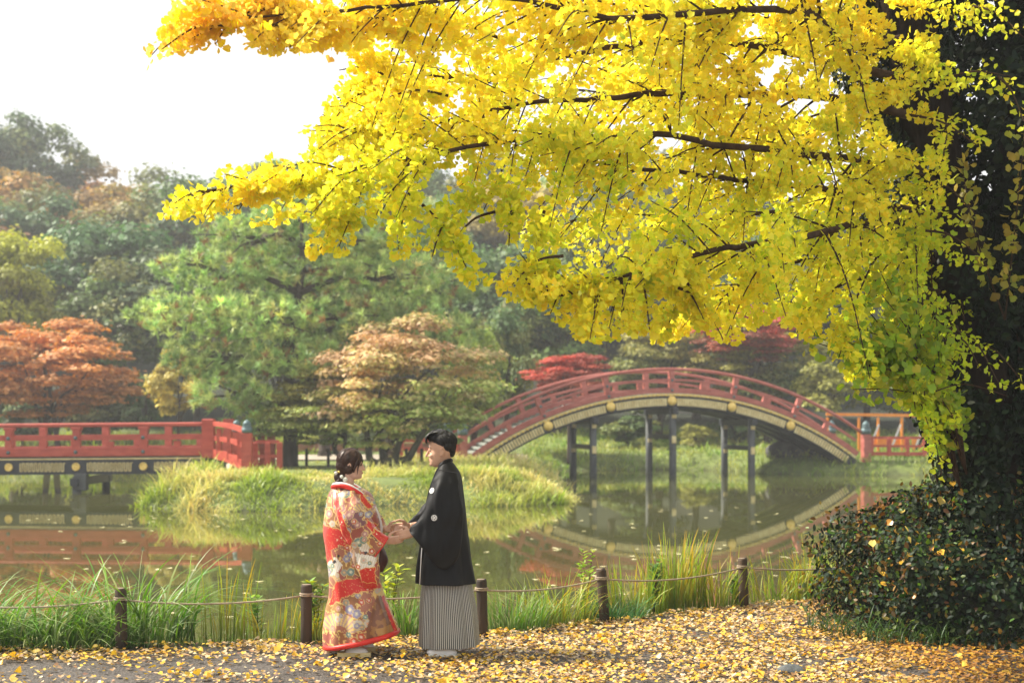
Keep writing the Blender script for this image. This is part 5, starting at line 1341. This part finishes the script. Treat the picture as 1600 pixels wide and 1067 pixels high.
# ---------------------------------- kimono print painted per vertex (flat print; the inner overlap holds painted shadow)
def in_poly(px, py, poly): return sdf_poly(px, py, [tuple(p) for p in poly])
def paint_kimono(V_):
    r = np.random.default_rng(77)
    x, y, z = V_.T; px = 800 + x * SC; py = 1025 - z * SC
    px = px + (y > Y0) * 17.0     # other side: same cloth, shifted print
    n1 = np.array([mnoise.noise(Vector((a_ * .13, b_ * .13, 2))) for a_, b_ in zip(px, py)]); n2 = np.array([mnoise.noise(Vector((a_ * .5, b_ * .5, 5))) for a_, b_ in zip(px, py)])
    pal = .78 * np.array([(.46, .17, .10), (.42, .11, .08), (.42, .21, .06), (.50, .30, .19), (.25, .09, .10), (.50, .19, .12), (.36, .14, .05)])
    sx, sy = r.uniform(490, 640, 130), r.uniform(745, 1030, 130); sc_ = r.choice(len(pal), 130, p=[.2, .22, .12, .10, .14, .10, .12])
    wx, wy = px + n1 * 9, py + n1 * 9 + n2 * 2
    D = (wx[:, None] - sx) ** 2 + ((wy[:, None] - sy) * .8) ** 2
    o2 = np.partition(D, 1, axis=1)[:, :2]; k = D.argmin(1); c = pal[sc_[k]] * (1 + .12 * n2[:, None])
    edge = (np.sqrt(o2[:, 1]) - np.sqrt(o2[:, 0])) < 1.1; c[edge] = (.72, .50, .16)
    # gold fan with ribs
    for (fx, fy, rr) in ((535, 985, 34), (575, 800, 20), (520, 905, 18)):
        d = np.hypot(px - fx, py - fy); an = np.arctan2(py - fy, px - fx); m_ = (d < rr) & (d > rr * .45) & (an < -.2) & (an > -2.8)
        c[m_] = np.where((np.sin(an[m_] * 26) > 0)[:, None], (.72, .50, .17), (.44, .28, .24))
    # white cranes
    for poly in ([(511, 872), (530, 866), (541, 878), (530, 892), (514, 897)], [(561, 858), (594, 864), (590, 882), (566, 883)], [(560, 835), (575, 838), (590, 858), (570, 856)]):
        d = in_poly(px + n2 * 2, py + n2 * 2, poly); c[d > 0] = (.78, .72, .62); c[(d > 0) & (np.sin(px * 1.7 + py * .5) > .6)] = (.60, .52, .42)
    for (bx, by, rr) in ((527, 873, 3.6), (534, 864, 2.6), (577, 858, 2.8)):
        c[np.hypot(px - bx, (py - by) * 1.4) < rr] = (.03, .02, .025)
    # flowers
    fl = [(552, 945, 7.5, 0), (563, 951, 7, 0), (565, 968, 8, 1), (580, 966, 6, 1), (559, 993, 7, 2), (570, 986, 6, 2), (546, 935, 5, 3), (543, 889, 5, 3), (553, 888, 6, 4), (566, 842, 7, 4), (574, 838, 6, 4), (560, 846, 5, 1),
          (547, 868, 6, 0), (552, 862, 5, 0), (520, 886, 5, 4), (545, 768, 7, 4), (540, 790, 6, 5), (552, 800, 7, 5), (565, 815, 5, 5), (580, 800, 5, 0), (575, 785, 5, 1), (518, 800, 6, 5), (524, 815, 5, 1), (527, 845, 6, 0), (600, 950, 5, 0), (607, 965, 5, 3), (533, 960, 5, 1), (525, 975, 5, 5)]
    for _ in range(70): fl.append((r.uniform(500, 625), r.uniform(755, 1010), r.uniform(2.6, 5), r.integers(0, 6)))
    fc = .85 * np.array([(.30, .27, .40), (.62, .55, .46), (.60, .09, .04), (.33, .31, .25), (.18, .29, .26), (.50, .22, .21)]); ctr = np.array([(.74, .66, .40), (.7, .35, .2), (.82, .74, .62), (.7, .4, .15), (.75, .7, .5), (.8, .6, .4)])
    for i, (fx, fy, rr, kk) in enumerate(fl):
        d = np.hypot(px - fx, py - fy); m_ = d < rr * 1.2
        an = np.arctan2(py[m_] - fy, px[m_] - fx) + i; lim = rr * (.80 + .2 * np.abs(np.cos(an * 2.5)) ** .6); dm = d[m_]
        cc = c[m_]; cc[dm < lim + .7] = (.60, .44, .18); cc[dm < lim] = fc[kk]; cc[dm < rr * .45] = fc[kk] * .5 + ctr[kk] * .5; cc[dm < rr * .22] = ctr[kk]; c[m_] = cc
    red = np.array((.60, .022, .015))
    for poly in ([(498, 822), (515, 818), (540, 825), (549, 842), (546, 850), (535, 846), (522, 856), (524, 870), (512, 878), (500, 866)], [(526, 764), (534, 772), (541, 800), (557, 838), (553, 847), (546, 846), (533, 802), (527, 785)],
                 [(530, 903), (548, 899), (566, 898), (591, 902), (596, 915), (575, 917), (557, 921), (538, 930), (520, 942), (516, 940), (522, 925)], [(567, 883), (591, 880), (592, 904), (570, 903)],
                 [(587, 820), (612, 834), (606, 846), (596, 838), (587, 828)], [(566, 766), (575, 778), (584, 790), (578, 792), (566, 778)], [(580, 808), (592, 818), (588, 826), (578, 816)], [(596, 930), (600, 928), (624, 984), (619, 986)]):
        d = in_poly(px + n1 * 3, py + n1 * 3, poly); c[d > -.9] = (.72, .46, .14); c[d > 0] = red
    rp = [(500 + 0.0, 0)]
    # gold leaf sprays and white dots on the red
    isred = np.abs(c - red).sum(1) < .01
    sp = isred & (np.abs(np.sin(n1 * 9 + px * .16)) < .10); c[sp] = (.66, .26, .10)
    dots = r.uniform(0, 1, (60, 2)) * (120, 260) + (500, 755)
    for dx, dy in dots: c[isred & (np.hypot(px - dx, py - dy) < 1.0)] = (.85, .75, .55)
    # brown gold inner overlap at the lower front: other cloth, its shadow painted in
    d = in_poly(px, py, [(592, 925), (597, 928), (618, 984), (596, 1002), (578, 1003), (578, 975)])
    inn = (d > 0) & (y < Y0 + .02); c[inn] = (.20, .075, .035); c[inn & (n1 > .1)] = (.32, .15, .05); d = in_poly(px, py, [(590, 976), (612, 971), (617, 983), (598, 993)]); c[d > 0] = (.42, .22, .06)
    return np.clip(c, .005, 1)
m, n, l, b = new_mat('printed_silk')
a_ = n.new('ShaderNodeAttribute'); a_.attribute_name = 'Col'; l.new(a_.outputs['Color'], b.inputs['Base Color']); b.inputs['Roughness'].default_value = .42
b.inputs['Sheen Weight'].default_value = .15
tc = n.new('ShaderNodeTexCoord'); t = n.new('ShaderNodeTexNoise'); t.inputs['Scale'].default_value = 160; l.new(tc.outputs['Object'], t.inputs['Vector'])
bp = n.new('ShaderNodeBump'); bp.inputs['Strength'].default_value = .35; bp.inputs['Distance'].default_value = .002; l.new(t.outputs['Fac'], bp.inputs['Height']); l.new(bp.outputs[0], b.inputs['Normal'])
M['print'] = m
m, n, l, b = new_mat('striped_silk')
a_ = n.new('ShaderNodeAttribute'); a_.attribute_name = 'stripe'; mt = n.new('ShaderNodeMath'); mt.operation = 'FRACT'; l.new(a_.outputs['Fac'], mt.inputs[0])
r = n.new('ShaderNodeValToRGB'); r.color_ramp.interpolation = 'CONSTANT'; r.color_ramp.elements[0].color = (.42, .41, .37, 1); r.color_ramp.elements[1].position = .5; r.color_ramp.elements[1].color = (.022, .020, .020, 1)
l.new(mt.outputs[0], r.inputs[0]); l.new(r.outputs[0], b.inputs['Base Color']); b.inputs['Roughness'].default_value = .5
M['stripe'] = m

def locks(g, roots, n_, dirf, L1, r_, R):
    """thin tapered locks laid over ellipsoids roots=[(c, (rx,ry,rz))]"""
    for _ in range(n_):
        c, rr = roots[R.randrange(len(roots))]; d = Vector((R.gauss(0, 1), R.gauss(0, 1), R.gauss(0, 1))).normalized()
        pts = []
        for k in range(5):
            p = Vector((c[0] + d.x * rr[0] * 1.01, c[1] + d.y * rr[1] * 1.01, c[2] + d.z * rr[2] * 1.01)); pts.append(p)
            v = Vector(dirf(p)) ; v += Vector((R.gauss(0, .15),) * 3); d = Vector((d.x + v.x * L1 / rr[0] / 5, d.y + v.y * L1 / rr[1] / 5, d.z + v.z * L1 / rr[2] / 5)).normalized()
        g.tube(pts, [r_ * .5, r_, r_, r_ * .8, r_ * .2], 5)

def build_woman():
    root = thing('person', 'woman in a red and gold flowered kimono with brown pinned up hair, hands held out', 'person', tuple(W2(560, 1025)))
    s, k = 1, .86; hc = W2(549, 748); hc[0] += 0
    g = G(); g.add(*head_rings(hc, s, k)); face_bits(g, hc, s, k, True)
    cx = W2(552, 900)[0]
    g.tube([W2(546, 768), W2(550, 790), W2(553, 830), W2(553, 870), W2(556, 900)], [.07, .12, .12, .105, .13], 18)
    for sg in (-1, 1):
        g.tube([W2(553, 895, sg * .07), W2(556, 960, sg * .06), W2(558, 1012, sg * .06)], [.08, .05, .035], 12)
        g.tube([W2(558, 1014, sg * .06), W2(572, 1018, sg * .06)], [.028, .024], 10)
    # arms
    g.tube([W2(546, 778, -.13), W2(552, 805, -.17), W2(566, 838, -.17), W2(590, 842, -.15), W2(607, 842, -.13)], [.045, .042, .036, .031, .024], 12)
    g.tube([W2(546, 778, .13), W2(555, 805, .18), W2(570, 830, .15), W2(590, 829, .10), W2(603, 827, .07)], [.045, .042, .036, .031, .024], 12)
    hand(g, W2(606, 842, -.13), (1, -.05, .10), (0, -.3, .9), (-.1, 1, -.2), .95, (10, 18, 16))
    hand(g, W2(602, 827, .07), (1, -.1, -.02), (0, .3, .9), (0, -1, -.3), .95, (12, 20, 18))
    remeshed('body', g, M['skin_w'], root, .0042)
    H = lambda f, l_, z: (hc[0] + s * k * f, hc[1] + k * l_, hc[2] + k * z)
    for l_ in (-1, 1):
        sub('eye', G().ell(H(.087, l_ * .031, .122), (.008, .011, .0045), 10, 6), M['eye'], root, True)
        sub('eyebrow', G().tube([H(.098, l_ * .014, .146), H(.096, l_ * .030, .152), H(.080, l_ * .046, .148)], [.002, .0028, .001], 6), M['hair_r'], root)
    sub('lips', G().ell(H(.0985, 0, .058), (.005, .015, .0032), 10, 6).ell(H(.0965, 0, .051), (.005, .013, .0035), 10, 6), M['lip'], root, True)
    # hair: swept-back mass, side wave over the ear, low bun
    R = random.Random(2); g = G()
    E = [(H(-.014, 0, .172), (.100, .080, .090)), (H(-.062, 0, .12), (.062, .066, .075)), (H(-.012, 0, .100), (.056, .082, .056)), (H(.035, -.030, .188), (.050, .040, .040)), (H(.035, .030, .188), (.050, .040, .040)), (H(-.098, 0, .015), (.046, .046, .050)), (H(-.082, 0, .065), (.042, .05, .045))]
    for c, rr in E: g.ell(c, rr, 22, 14)
    def df(p):
        v = Vector(H(-.10, 0, .03)) - Vector(p); v.normalize(); return v
    locks(g, E, 1500, df, .13, .0021, R)
    for sg in (-1, 1):      # loose front strands
        g.tube([H(.088, sg * .035, .195), H(.082, sg * .058, .15), H(.066, sg * .066, .10), H(.060, sg * .066, .045)], [.007, .008, .005, .0015], 6)
        g.tube([H(.070, sg * .05, .20), H(.058, sg * .072, .15), H(.036, sg * .080, .10), H(.03, sg * .080, .06)], [.012, .014, .010, .003], 7)
    # a smooth twist round the bun
    for j in range(5):
        a0 = j * 1.25; g.tube([(H(-.098, 0, .015)[0] + .047 * math.cos(a0 + q) * math.cos(j), H(0, 0, 0)[1] + .047 * math.sin(a0 + q), H(0, 0, .015)[2] + .044 * math.sin(j + q * .6)) for q in np.linspace(0, 3, 9)], .008, 7)
    sub('hair', g, M['hair_r'], root, True)
    for (px, py, dy, r_, mt) in ((541.5, 748, -.085, .0185, 'pearl'), (536, 743.5, -.085, .014, 'pearl'), (526, 738, -.045, .013, 'pearl'), (531, 736, -.06, .009, 'gold')):
        g = G().ell(W2(px, py, dy), (r_, r_, r_), 14, 10)
        for q in range(10):
            a_ = q * 2.4; g.ell(W2(px, py, dy) + r_ * .8 * np.array((math.cos(a_) * .9, -.5, math.sin(a_) * .9)), (r_ * .28,) * 3, 7, 5)
        sub('hair_ornament', g, M[mt], root, True)
    # kimono body
    def fold(t, ph, V_):
        return .016 * nz3(V_, (5, 5, 2.2), 3) + .017 * nz3(V_, (12, 12, 4), 8) * np.minimum(1, t * 1.5) + .011 * np.sin(ph * 9 + 6 * t) * sstep(t, .55, 1)
    secs = [(519, 760, 566, 762, .0, .085), (513, 772, 580, 772, 0, .155), (509, 788, 588, 789, 0, .20), (505, 812, 595, 812, 0, .215), (504, 832, 596, 832, 0, .215), (508, 855, 594, 855, 0, .215), (511, 880, 593, 880, 0, .215),
            (513, 905, 595, 905, 0, .22), (513, 930, 601, 930, 0, .23), (509, 955, 610, 950, 0, .24), (508, 980, 618, 968, 0, .25), (509, 1008, 621, 984, 0, .25)]
    kb = garment('kimono', secs, 200, 260, M['print'], root, fold, paint_kimono, pw=.88)
    # padded red hem
    S_ = secs[-1]; g = G(); ph = np.linspace(0, 2 * np.pi, 61); pts = []
    for a_ in ph:
        ca, sa = math.cos(a_), math.sin(a_); ca = math.copysign(abs(ca) ** .88, ca); sa = math.copysign(abs(sa) ** .88, sa)
        A3, B3 = W2(S_[0], S_[1] + 1), W2(S_[2], S_[3] + 1); p = (A3 + B3) / 2 + (A3 - B3) / 2 * ca; p[1] -= (S_[5] + .004) * sa; pts.append(p)
    g.tube(pts, .021, 10, False); sub('red_hem', g, M['redsilk'], root, True)
    # near sleeve with its hanging bag
    def fs(t, ph, V_): return .018 * nz3(V_, (9, 9, 6), 1) * sstep(t, 0, .15) + .011 * nz3(V_, (22, 22, 9), 4)
    s1 = garment('sleeve', [(556, 764, 528, 768, -.12, .06), (567, 780, 531, 800, -.19, .075), (579, 800, 538, 824, -.215, .075), (589, 817, 549, 845, -.225, .07), (600, 826, 566, 853, -.225, .062), (611, 835, 591, 864, -.215, .05)], 110, 130, M['print'], root, fs, paint_kimono)
    s2 = garment('sleeve_drape', [(592, 850, 550, 838, -.215, .05), (595, 866, 553, 858, -.225, .05), (598, 884, 562, 880, -.225, .045), (597, 902, 570, 902, -.21, .040), (595, 912, 574, 914, -.195, .02)], 80, 110, M['print'], root, fs, paint_kimono)
    # far sleeve and its dark lining drape
    garment('sleeve', [(560, 768, 530, 775, .12, .06), (580, 792, 545, 815, .16, .06), (596, 812, 565, 838, .15, .055), (605, 826, 590, 850, .10, .045)], 60, 60, M['print'], root, fs, paint_kimono)
    garment('sleeve_lining', [(594, 845, 580, 850, .06, .05), (602, 868, 585, 872, .03, .05), (602, 882, 588, 886, .02, .045), (597, 893, 590, 893, .02, .02)], 30, 40, M['darksilk'], root, fs)
    # cuff trim
    g = G().tube([W2(611, 835, -.262), W2(603, 848, -.268), W2(591, 864, -.262)], .006, 8); sub('cuff_trim', g, M['redsilk'], root, True)
    # collar: white band over red band around the nape
    for nm, off, rr, mt in (('white_collar', 0, .0115, 'white'), ('red_collar', 3.2, .019, 'redsilk')):
        for sg in (-1, 1):
            pts = [W2(520.5, 757.5 + off, 0), W2(525, 755 + off, sg * .060), W2(536, 754 + off, sg * .098), W2(549, 757 + off, sg * .112), W2(561, 764 + off, sg * .108), W2(573, 775 + off, sg * .085), W2(583, 788 + off, sg * .050), W2(590, 803 + off, sg * .02)]
            g = G().tube(smooth_path(pts, 26), rr, 10); sub(nm, g, M[mt], root, True)
    # obi ornament at the chest, white front fold
    sub('white_fold', G().tube(smooth_path([W2(586, 790, -.06), W2(592, 803, -.06), W2(596, 820, -.05), W2(596, 833, -.05)], 12), [.008] + [.013] * 10 + [.008], 10), M['white'], root, True)
    sub('chest_ornament', G().ell(W2(582, 786, -.10), (.02, .012, .012), 10, 8).ell(W2(578, 783, -.11), (.012, .01, .014), 10, 8), M['gold'], root, True)
    # white back panel fold (sunlit edge of the outer robe)
    # footwear
    for sg, dx in ((-1, 0), (1, 5)):
        g = G(); sl = []
        for (a_, w) in ((531, .030), (540, .042), (556, .044), (572, .046), (582, .034)): sl.append((a_ + dx, w))
        V_ = []
        for a_, w in sl:
            c = W2(a_, 1018, sg * .13)
            for zz in (.006, .036):
                V_ += [(c[0], c[1] - w, zz + .02), (c[0], c[1] + w, zz + .02)]
        F_ = []
        for i in range(4): a0 = i * 4; F_ += [(a0, a0 + 4, a0 + 6, a0 + 2), (a0 + 1, a0 + 3, a0 + 7, a0 + 5), (a0 + 2, a0 + 6, a0 + 7, a0 + 3), (a0, a0 + 1, a0 + 5, a0 + 4)]
        F_ += [(0, 2, 3, 1), (16, 17, 19, 18)]
        sd_ = sub('sandal', g.add(V_, F_), M['gold_paint'], root)
        sub('split_toe_sock', G().ell(W2(560 + dx, 1013, sg * .13), (.085, .036, .035), 16, 10), M['white'], root, True)
    return root

def build_man():
    root = thing('person', 'man in a black crested haori over striped grey hakama, holding her hands', 'person', tuple(W2(700, 1025)))
    s, k = -1, 1.0; hc = W2(690.5, 729)
    g = G(); g.add(*head_rings(hc, s, k)); face_bits(g, hc, s, k, False)
    g.tube([W2(696, 735), W2(698, 757), W2(699, 800), W2(699, 850), W2(699, 893)], [.06, .09, .10, .10, .10], 18)
    for sg in (-1, 1):
        g.tube([W2(700, 890, sg * .07), W2(700, 960, sg * .09), W2(700, 1012, sg * .10)], [.08, .06, .045], 12)
        g.tube([W2(700, 1016, sg * .10), W2(682, 1020, sg * .10)], [.032, .028], 10)
    g.tube([W2(700, 752, -.12), W2(698, 792, -.19), W2(688, 828, -.20), W2(665, 831, -.17), W2(646, 831, -.14)], [.055, .050, .040, .034, .026], 12)
    g.tube([W2(698, 752, .12), W2(692, 792, .19), W2(672, 822, .16), W2(655, 822, .12), W2(639, 823, .08)], [.055, .050, .040, .034, .026], 12)
    hand(g, W2(645, 831, -.14), (-1, .08, -.10), (.05, .2, .9), (-.1, 1, .3), 1.08, (22, 30, 26))
    hand(g, W2(638, 823, .08), (-1, -.05, -.12), (0, -.1, .95), (0, -1, .2), 1.05, (20, 30, 24))
    remeshed('body', g, M['skin_m'], root, .0042)
    H = lambda f, l_, z: (hc[0] + s * k * f, hc[1] + k * l_, hc[2] + k * z)
    for l_ in (-1, 1):
        sub('eye', G().ell(H(.087, l_ * .031, .124), (.008, .012, .004), 10, 6), M['eye'], root, True)
        sub('eyebrow', G().tube([H(.101, l_ * .014, .148), H(.099, l_ * .032, .155), H(.083, l_ * .050, .150)], [.003, .0042, .0015], 6), M['hair_b'], root)
    sub('lips', G().ell(H(.0985, 0, .058), (.004, .016, .0022), 10, 6).ell(H(.0965, 0, .050), (.004, .014, .003), 10, 6), M['lip'], root, True)
    R = random.Random(4); g = G()
    E = [(H(-.012, 0, .198), (.104, .087, .075)), (H(-.040, 0, .160), (.055, .084, .056)), (H(-.058, 0, .165), (.050, .070, .074)), (H(.052, 0, .222), (.056, .062, .044)), (H(-.074, 0, .125), (.028, .052, .050)), (H(.015, -.0, .242), (.08, .066, .046))]
    for c, rr in E: g.ell(c, rr, 22, 14)
    def df(p):
        f = s * (p[0] - hc[0]); v = Vector((s * (1.0 if f > .02 else -.6), (p[1] - hc[1]) * 3, -.5 if f > .02 else -1)); return v.normalized()
    locks(g, E, 1500, df, .10, .0022, R)
    for j in range(34):   # fringe swept forward over the brow, sideburns
        l_ = -.062 + j * .0037; q = R.random()
        g.tube([H(.04, l_, .262), H(.092, l_ * 1.05, .250 + .008 * q), H(.116 + .008 * q, l_ * 1.1, .222), H(.112 + .012 * q, l_ * 1.15 + .01 * (q - .5), .176 + .014 * q)], [.004, .0065, .006, .001], 6)
    sub('hair', g, M['hair_b'], root, True)
    # hakama
    def fh(t, ph, V_):
        pl = np.abs(((ph * 5.0 / np.pi) % 1) - .5) * 2
        return .020 * (pl - .5) * sstep(t, .0, .5) + .008 * nz3(V_, (4, 4, 2), 9)
    hk = garment('hakama', [(663, 895, 735, 895, 0, .17), (659, 920, 738, 920, 0, .185), (657, 960, 744, 960, 0, .205), (656, 988, 747, 988, 0, .22), (656, 1008, 748, 1005, 0, .225)], 90, 420, M['stripe'], root, fh, stripes=100, pw=.8)
    def fo(t, ph, V_): return .014 * nz3(V_, (5, 5, 1.6), 3) + .016 * np.sin(ph * 7 + 1) * sstep(t, .35, 1) + .012 * nz3(V_, (14, 14, 3.5), 12)
    body = garment('haori', [(686, 722, 706, 720, 0, .075), (683, 733, 714, 731, 0, .13), (680, 746, 719, 743, 0, .185), (675, 762, 722.5, 762, 0, .205), (668, 800, 728, 800, 0, .21), (664, 828, 731, 828, 0, .21), (660, 855, 735, 852, 0, .21),
                             (656, 882, 739, 880, 0, .22), (653, 909, 744, 909, 0, .235)], 130, 130, M['haori'], root, fo, pw=.85)
    def fs(t, ph, V_): return (.022 * nz3(V_, (7, 7, 5), 1) + .014 * nz3(V_, (18, 18, 8), 4) + .004 * np.sin(ph * 5 + 9 * t)) * sstep(t, 0, .12)
    sl = garment('sleeve', [(687, 732, 716, 737, -.13, .08), (680, 752, 721, 758, -.19, .075), (671, 778, 724, 795, -.225, .07), (662, 795, 723, 835, -.235, .065), (655, 806, 713, 872, -.24, .055), (649, 815, 692, 884, -.24, .05), (644.5, 822, 675, 866, -.235, .048), (643, 825, 659, 845, -.225, .045)], 120, 110, M['haori'], root, fs)
    garment('sleeve', [(687, 735, 716, 742, .13, .08), (672, 775, 718, 800, .20, .07), (655, 797, 708, 855, .19, .06), (642, 811, 680, 865, .16, .05), (634, 819, 648, 838, .12, .045)], 60, 60, M['haori'], root, fs)
    # collar rolled round the neck and down the front
    for sg in (-1, 1):
        pts = [W2(704.5, 719, 0), W2(702, 719, sg * .050), W2(695, 722, sg * .072), W2(687, 730, sg * .078), W2(681, 742, sg * .070), W2(673, 765, sg * .085), W2(666, 800, sg * .090), W2(661, 850, sg * .09), W2(655, 905, sg * .09)]
        g = G().tube(smooth_path(pts, 40), [.017] * 14 + [.011] * 26, 10); sub('collar', g, M['haori'], root, True)
    sub('front_edge', G().tube([W2(662, 848, -.19), W2(660, 878, -.20), W2(658.5, 908, -.205)], [.0035, .0035, .003], 7), M['white'], root, True)
    sub('cord', G().tube(smooth_path([W2(664, 808, -.12), W2(660, 818, -.14), W2(661, 826, -.13)], 8), .008, 8), M['white'], root, True)
    # round white crests with a dark four petal emblem
    for (px, py, obs) in ((682, 804, [sl]), (678.5, 764, [sl, body]),):
        h = raydepth(obs, root, px, py)
        if h is None: continue
        nrm = h[1] if h[1].y < 0 else -h[1]; q = nrm.to_track_quat('Z', 'Y').to_matrix(); c = h[0] + nrm * .008
        def disc(rad, zz, fn=None, n_=28):
            V_ = [c + q @ Vector((0, 0, zz))] + [c + q @ Vector((rad * (fn(a_) if fn else 1) * math.cos(a_), rad * (fn(a_) if fn else 1) * math.sin(a_), zz)) for a_ in np.linspace(0, 2 * math.pi, n_, endpoint=False)]
            return [tuple(Vector(v) + Vector(root.location)) for v in V_], [(0, 1 + i, 1 + (i + 1) % n_) for i in range(n_)]
        cr = sub('crest', G().add(*disc(.0225, 0)), M['white'], root)
        g = G()
        for j in range(5):
            a_ = j * 1.2566; o_ = q @ Vector((.0125 * math.cos(a_), .0125 * math.sin(a_), .0012)); V_ = [c + o_ + q @ Vector((.004 * math.cos(b_), .004 * math.sin(b_), 0)) for b_ in np.linspace(0, 2 * math.pi, 10, endpoint=False)]
            g.add([tuple(Vector(v) + Vector(root.location)) for v in V_], [tuple(range(10))])
        sub('crest_petals', g, M['haori'], root, parent=cr)
    for sg, dx in ((-1, 0), (1, -14)):
        sd_ = sub('sandal', G().box(W2(696 + dx, 1021, sg * .15) * (1, 1, 0) + (0, 0, .035), (.24, .09, .022), None, .008), M['pearl'], root)
        sub('split_toe_sock', G().ell(W2(692 + dx, 1013, sg * .15), (.115, .045, .040), 18, 12), M['white'], root, True)
    return root
WOMAN = build_woman()
MAN = build_man()

# ------------------------------------------------------------------ haze
g = G().box((0, 190, 18), (640, 430, 42))
hz = link('haze', g.mesh('haze'), None); hz['kind'] = 'stuff'
m = bpy.data.materials.new('haze_air'); m.use_nodes = True; n, l = m.node_tree.nodes, m.node_tree.links; n.clear()
pv = n.new('ShaderNodeVolumePrincipled'); pv.inputs['Color'].default_value = (.92, .94, .95, 1); pv.inputs['Density'].default_value = .0012; pv.inputs['Anisotropy'].default_value = .2
mo = n.new('ShaderNodeOutputMaterial'); l.new(pv.outputs[0], mo.inputs['Volume']); hz.data.materials.append(m)
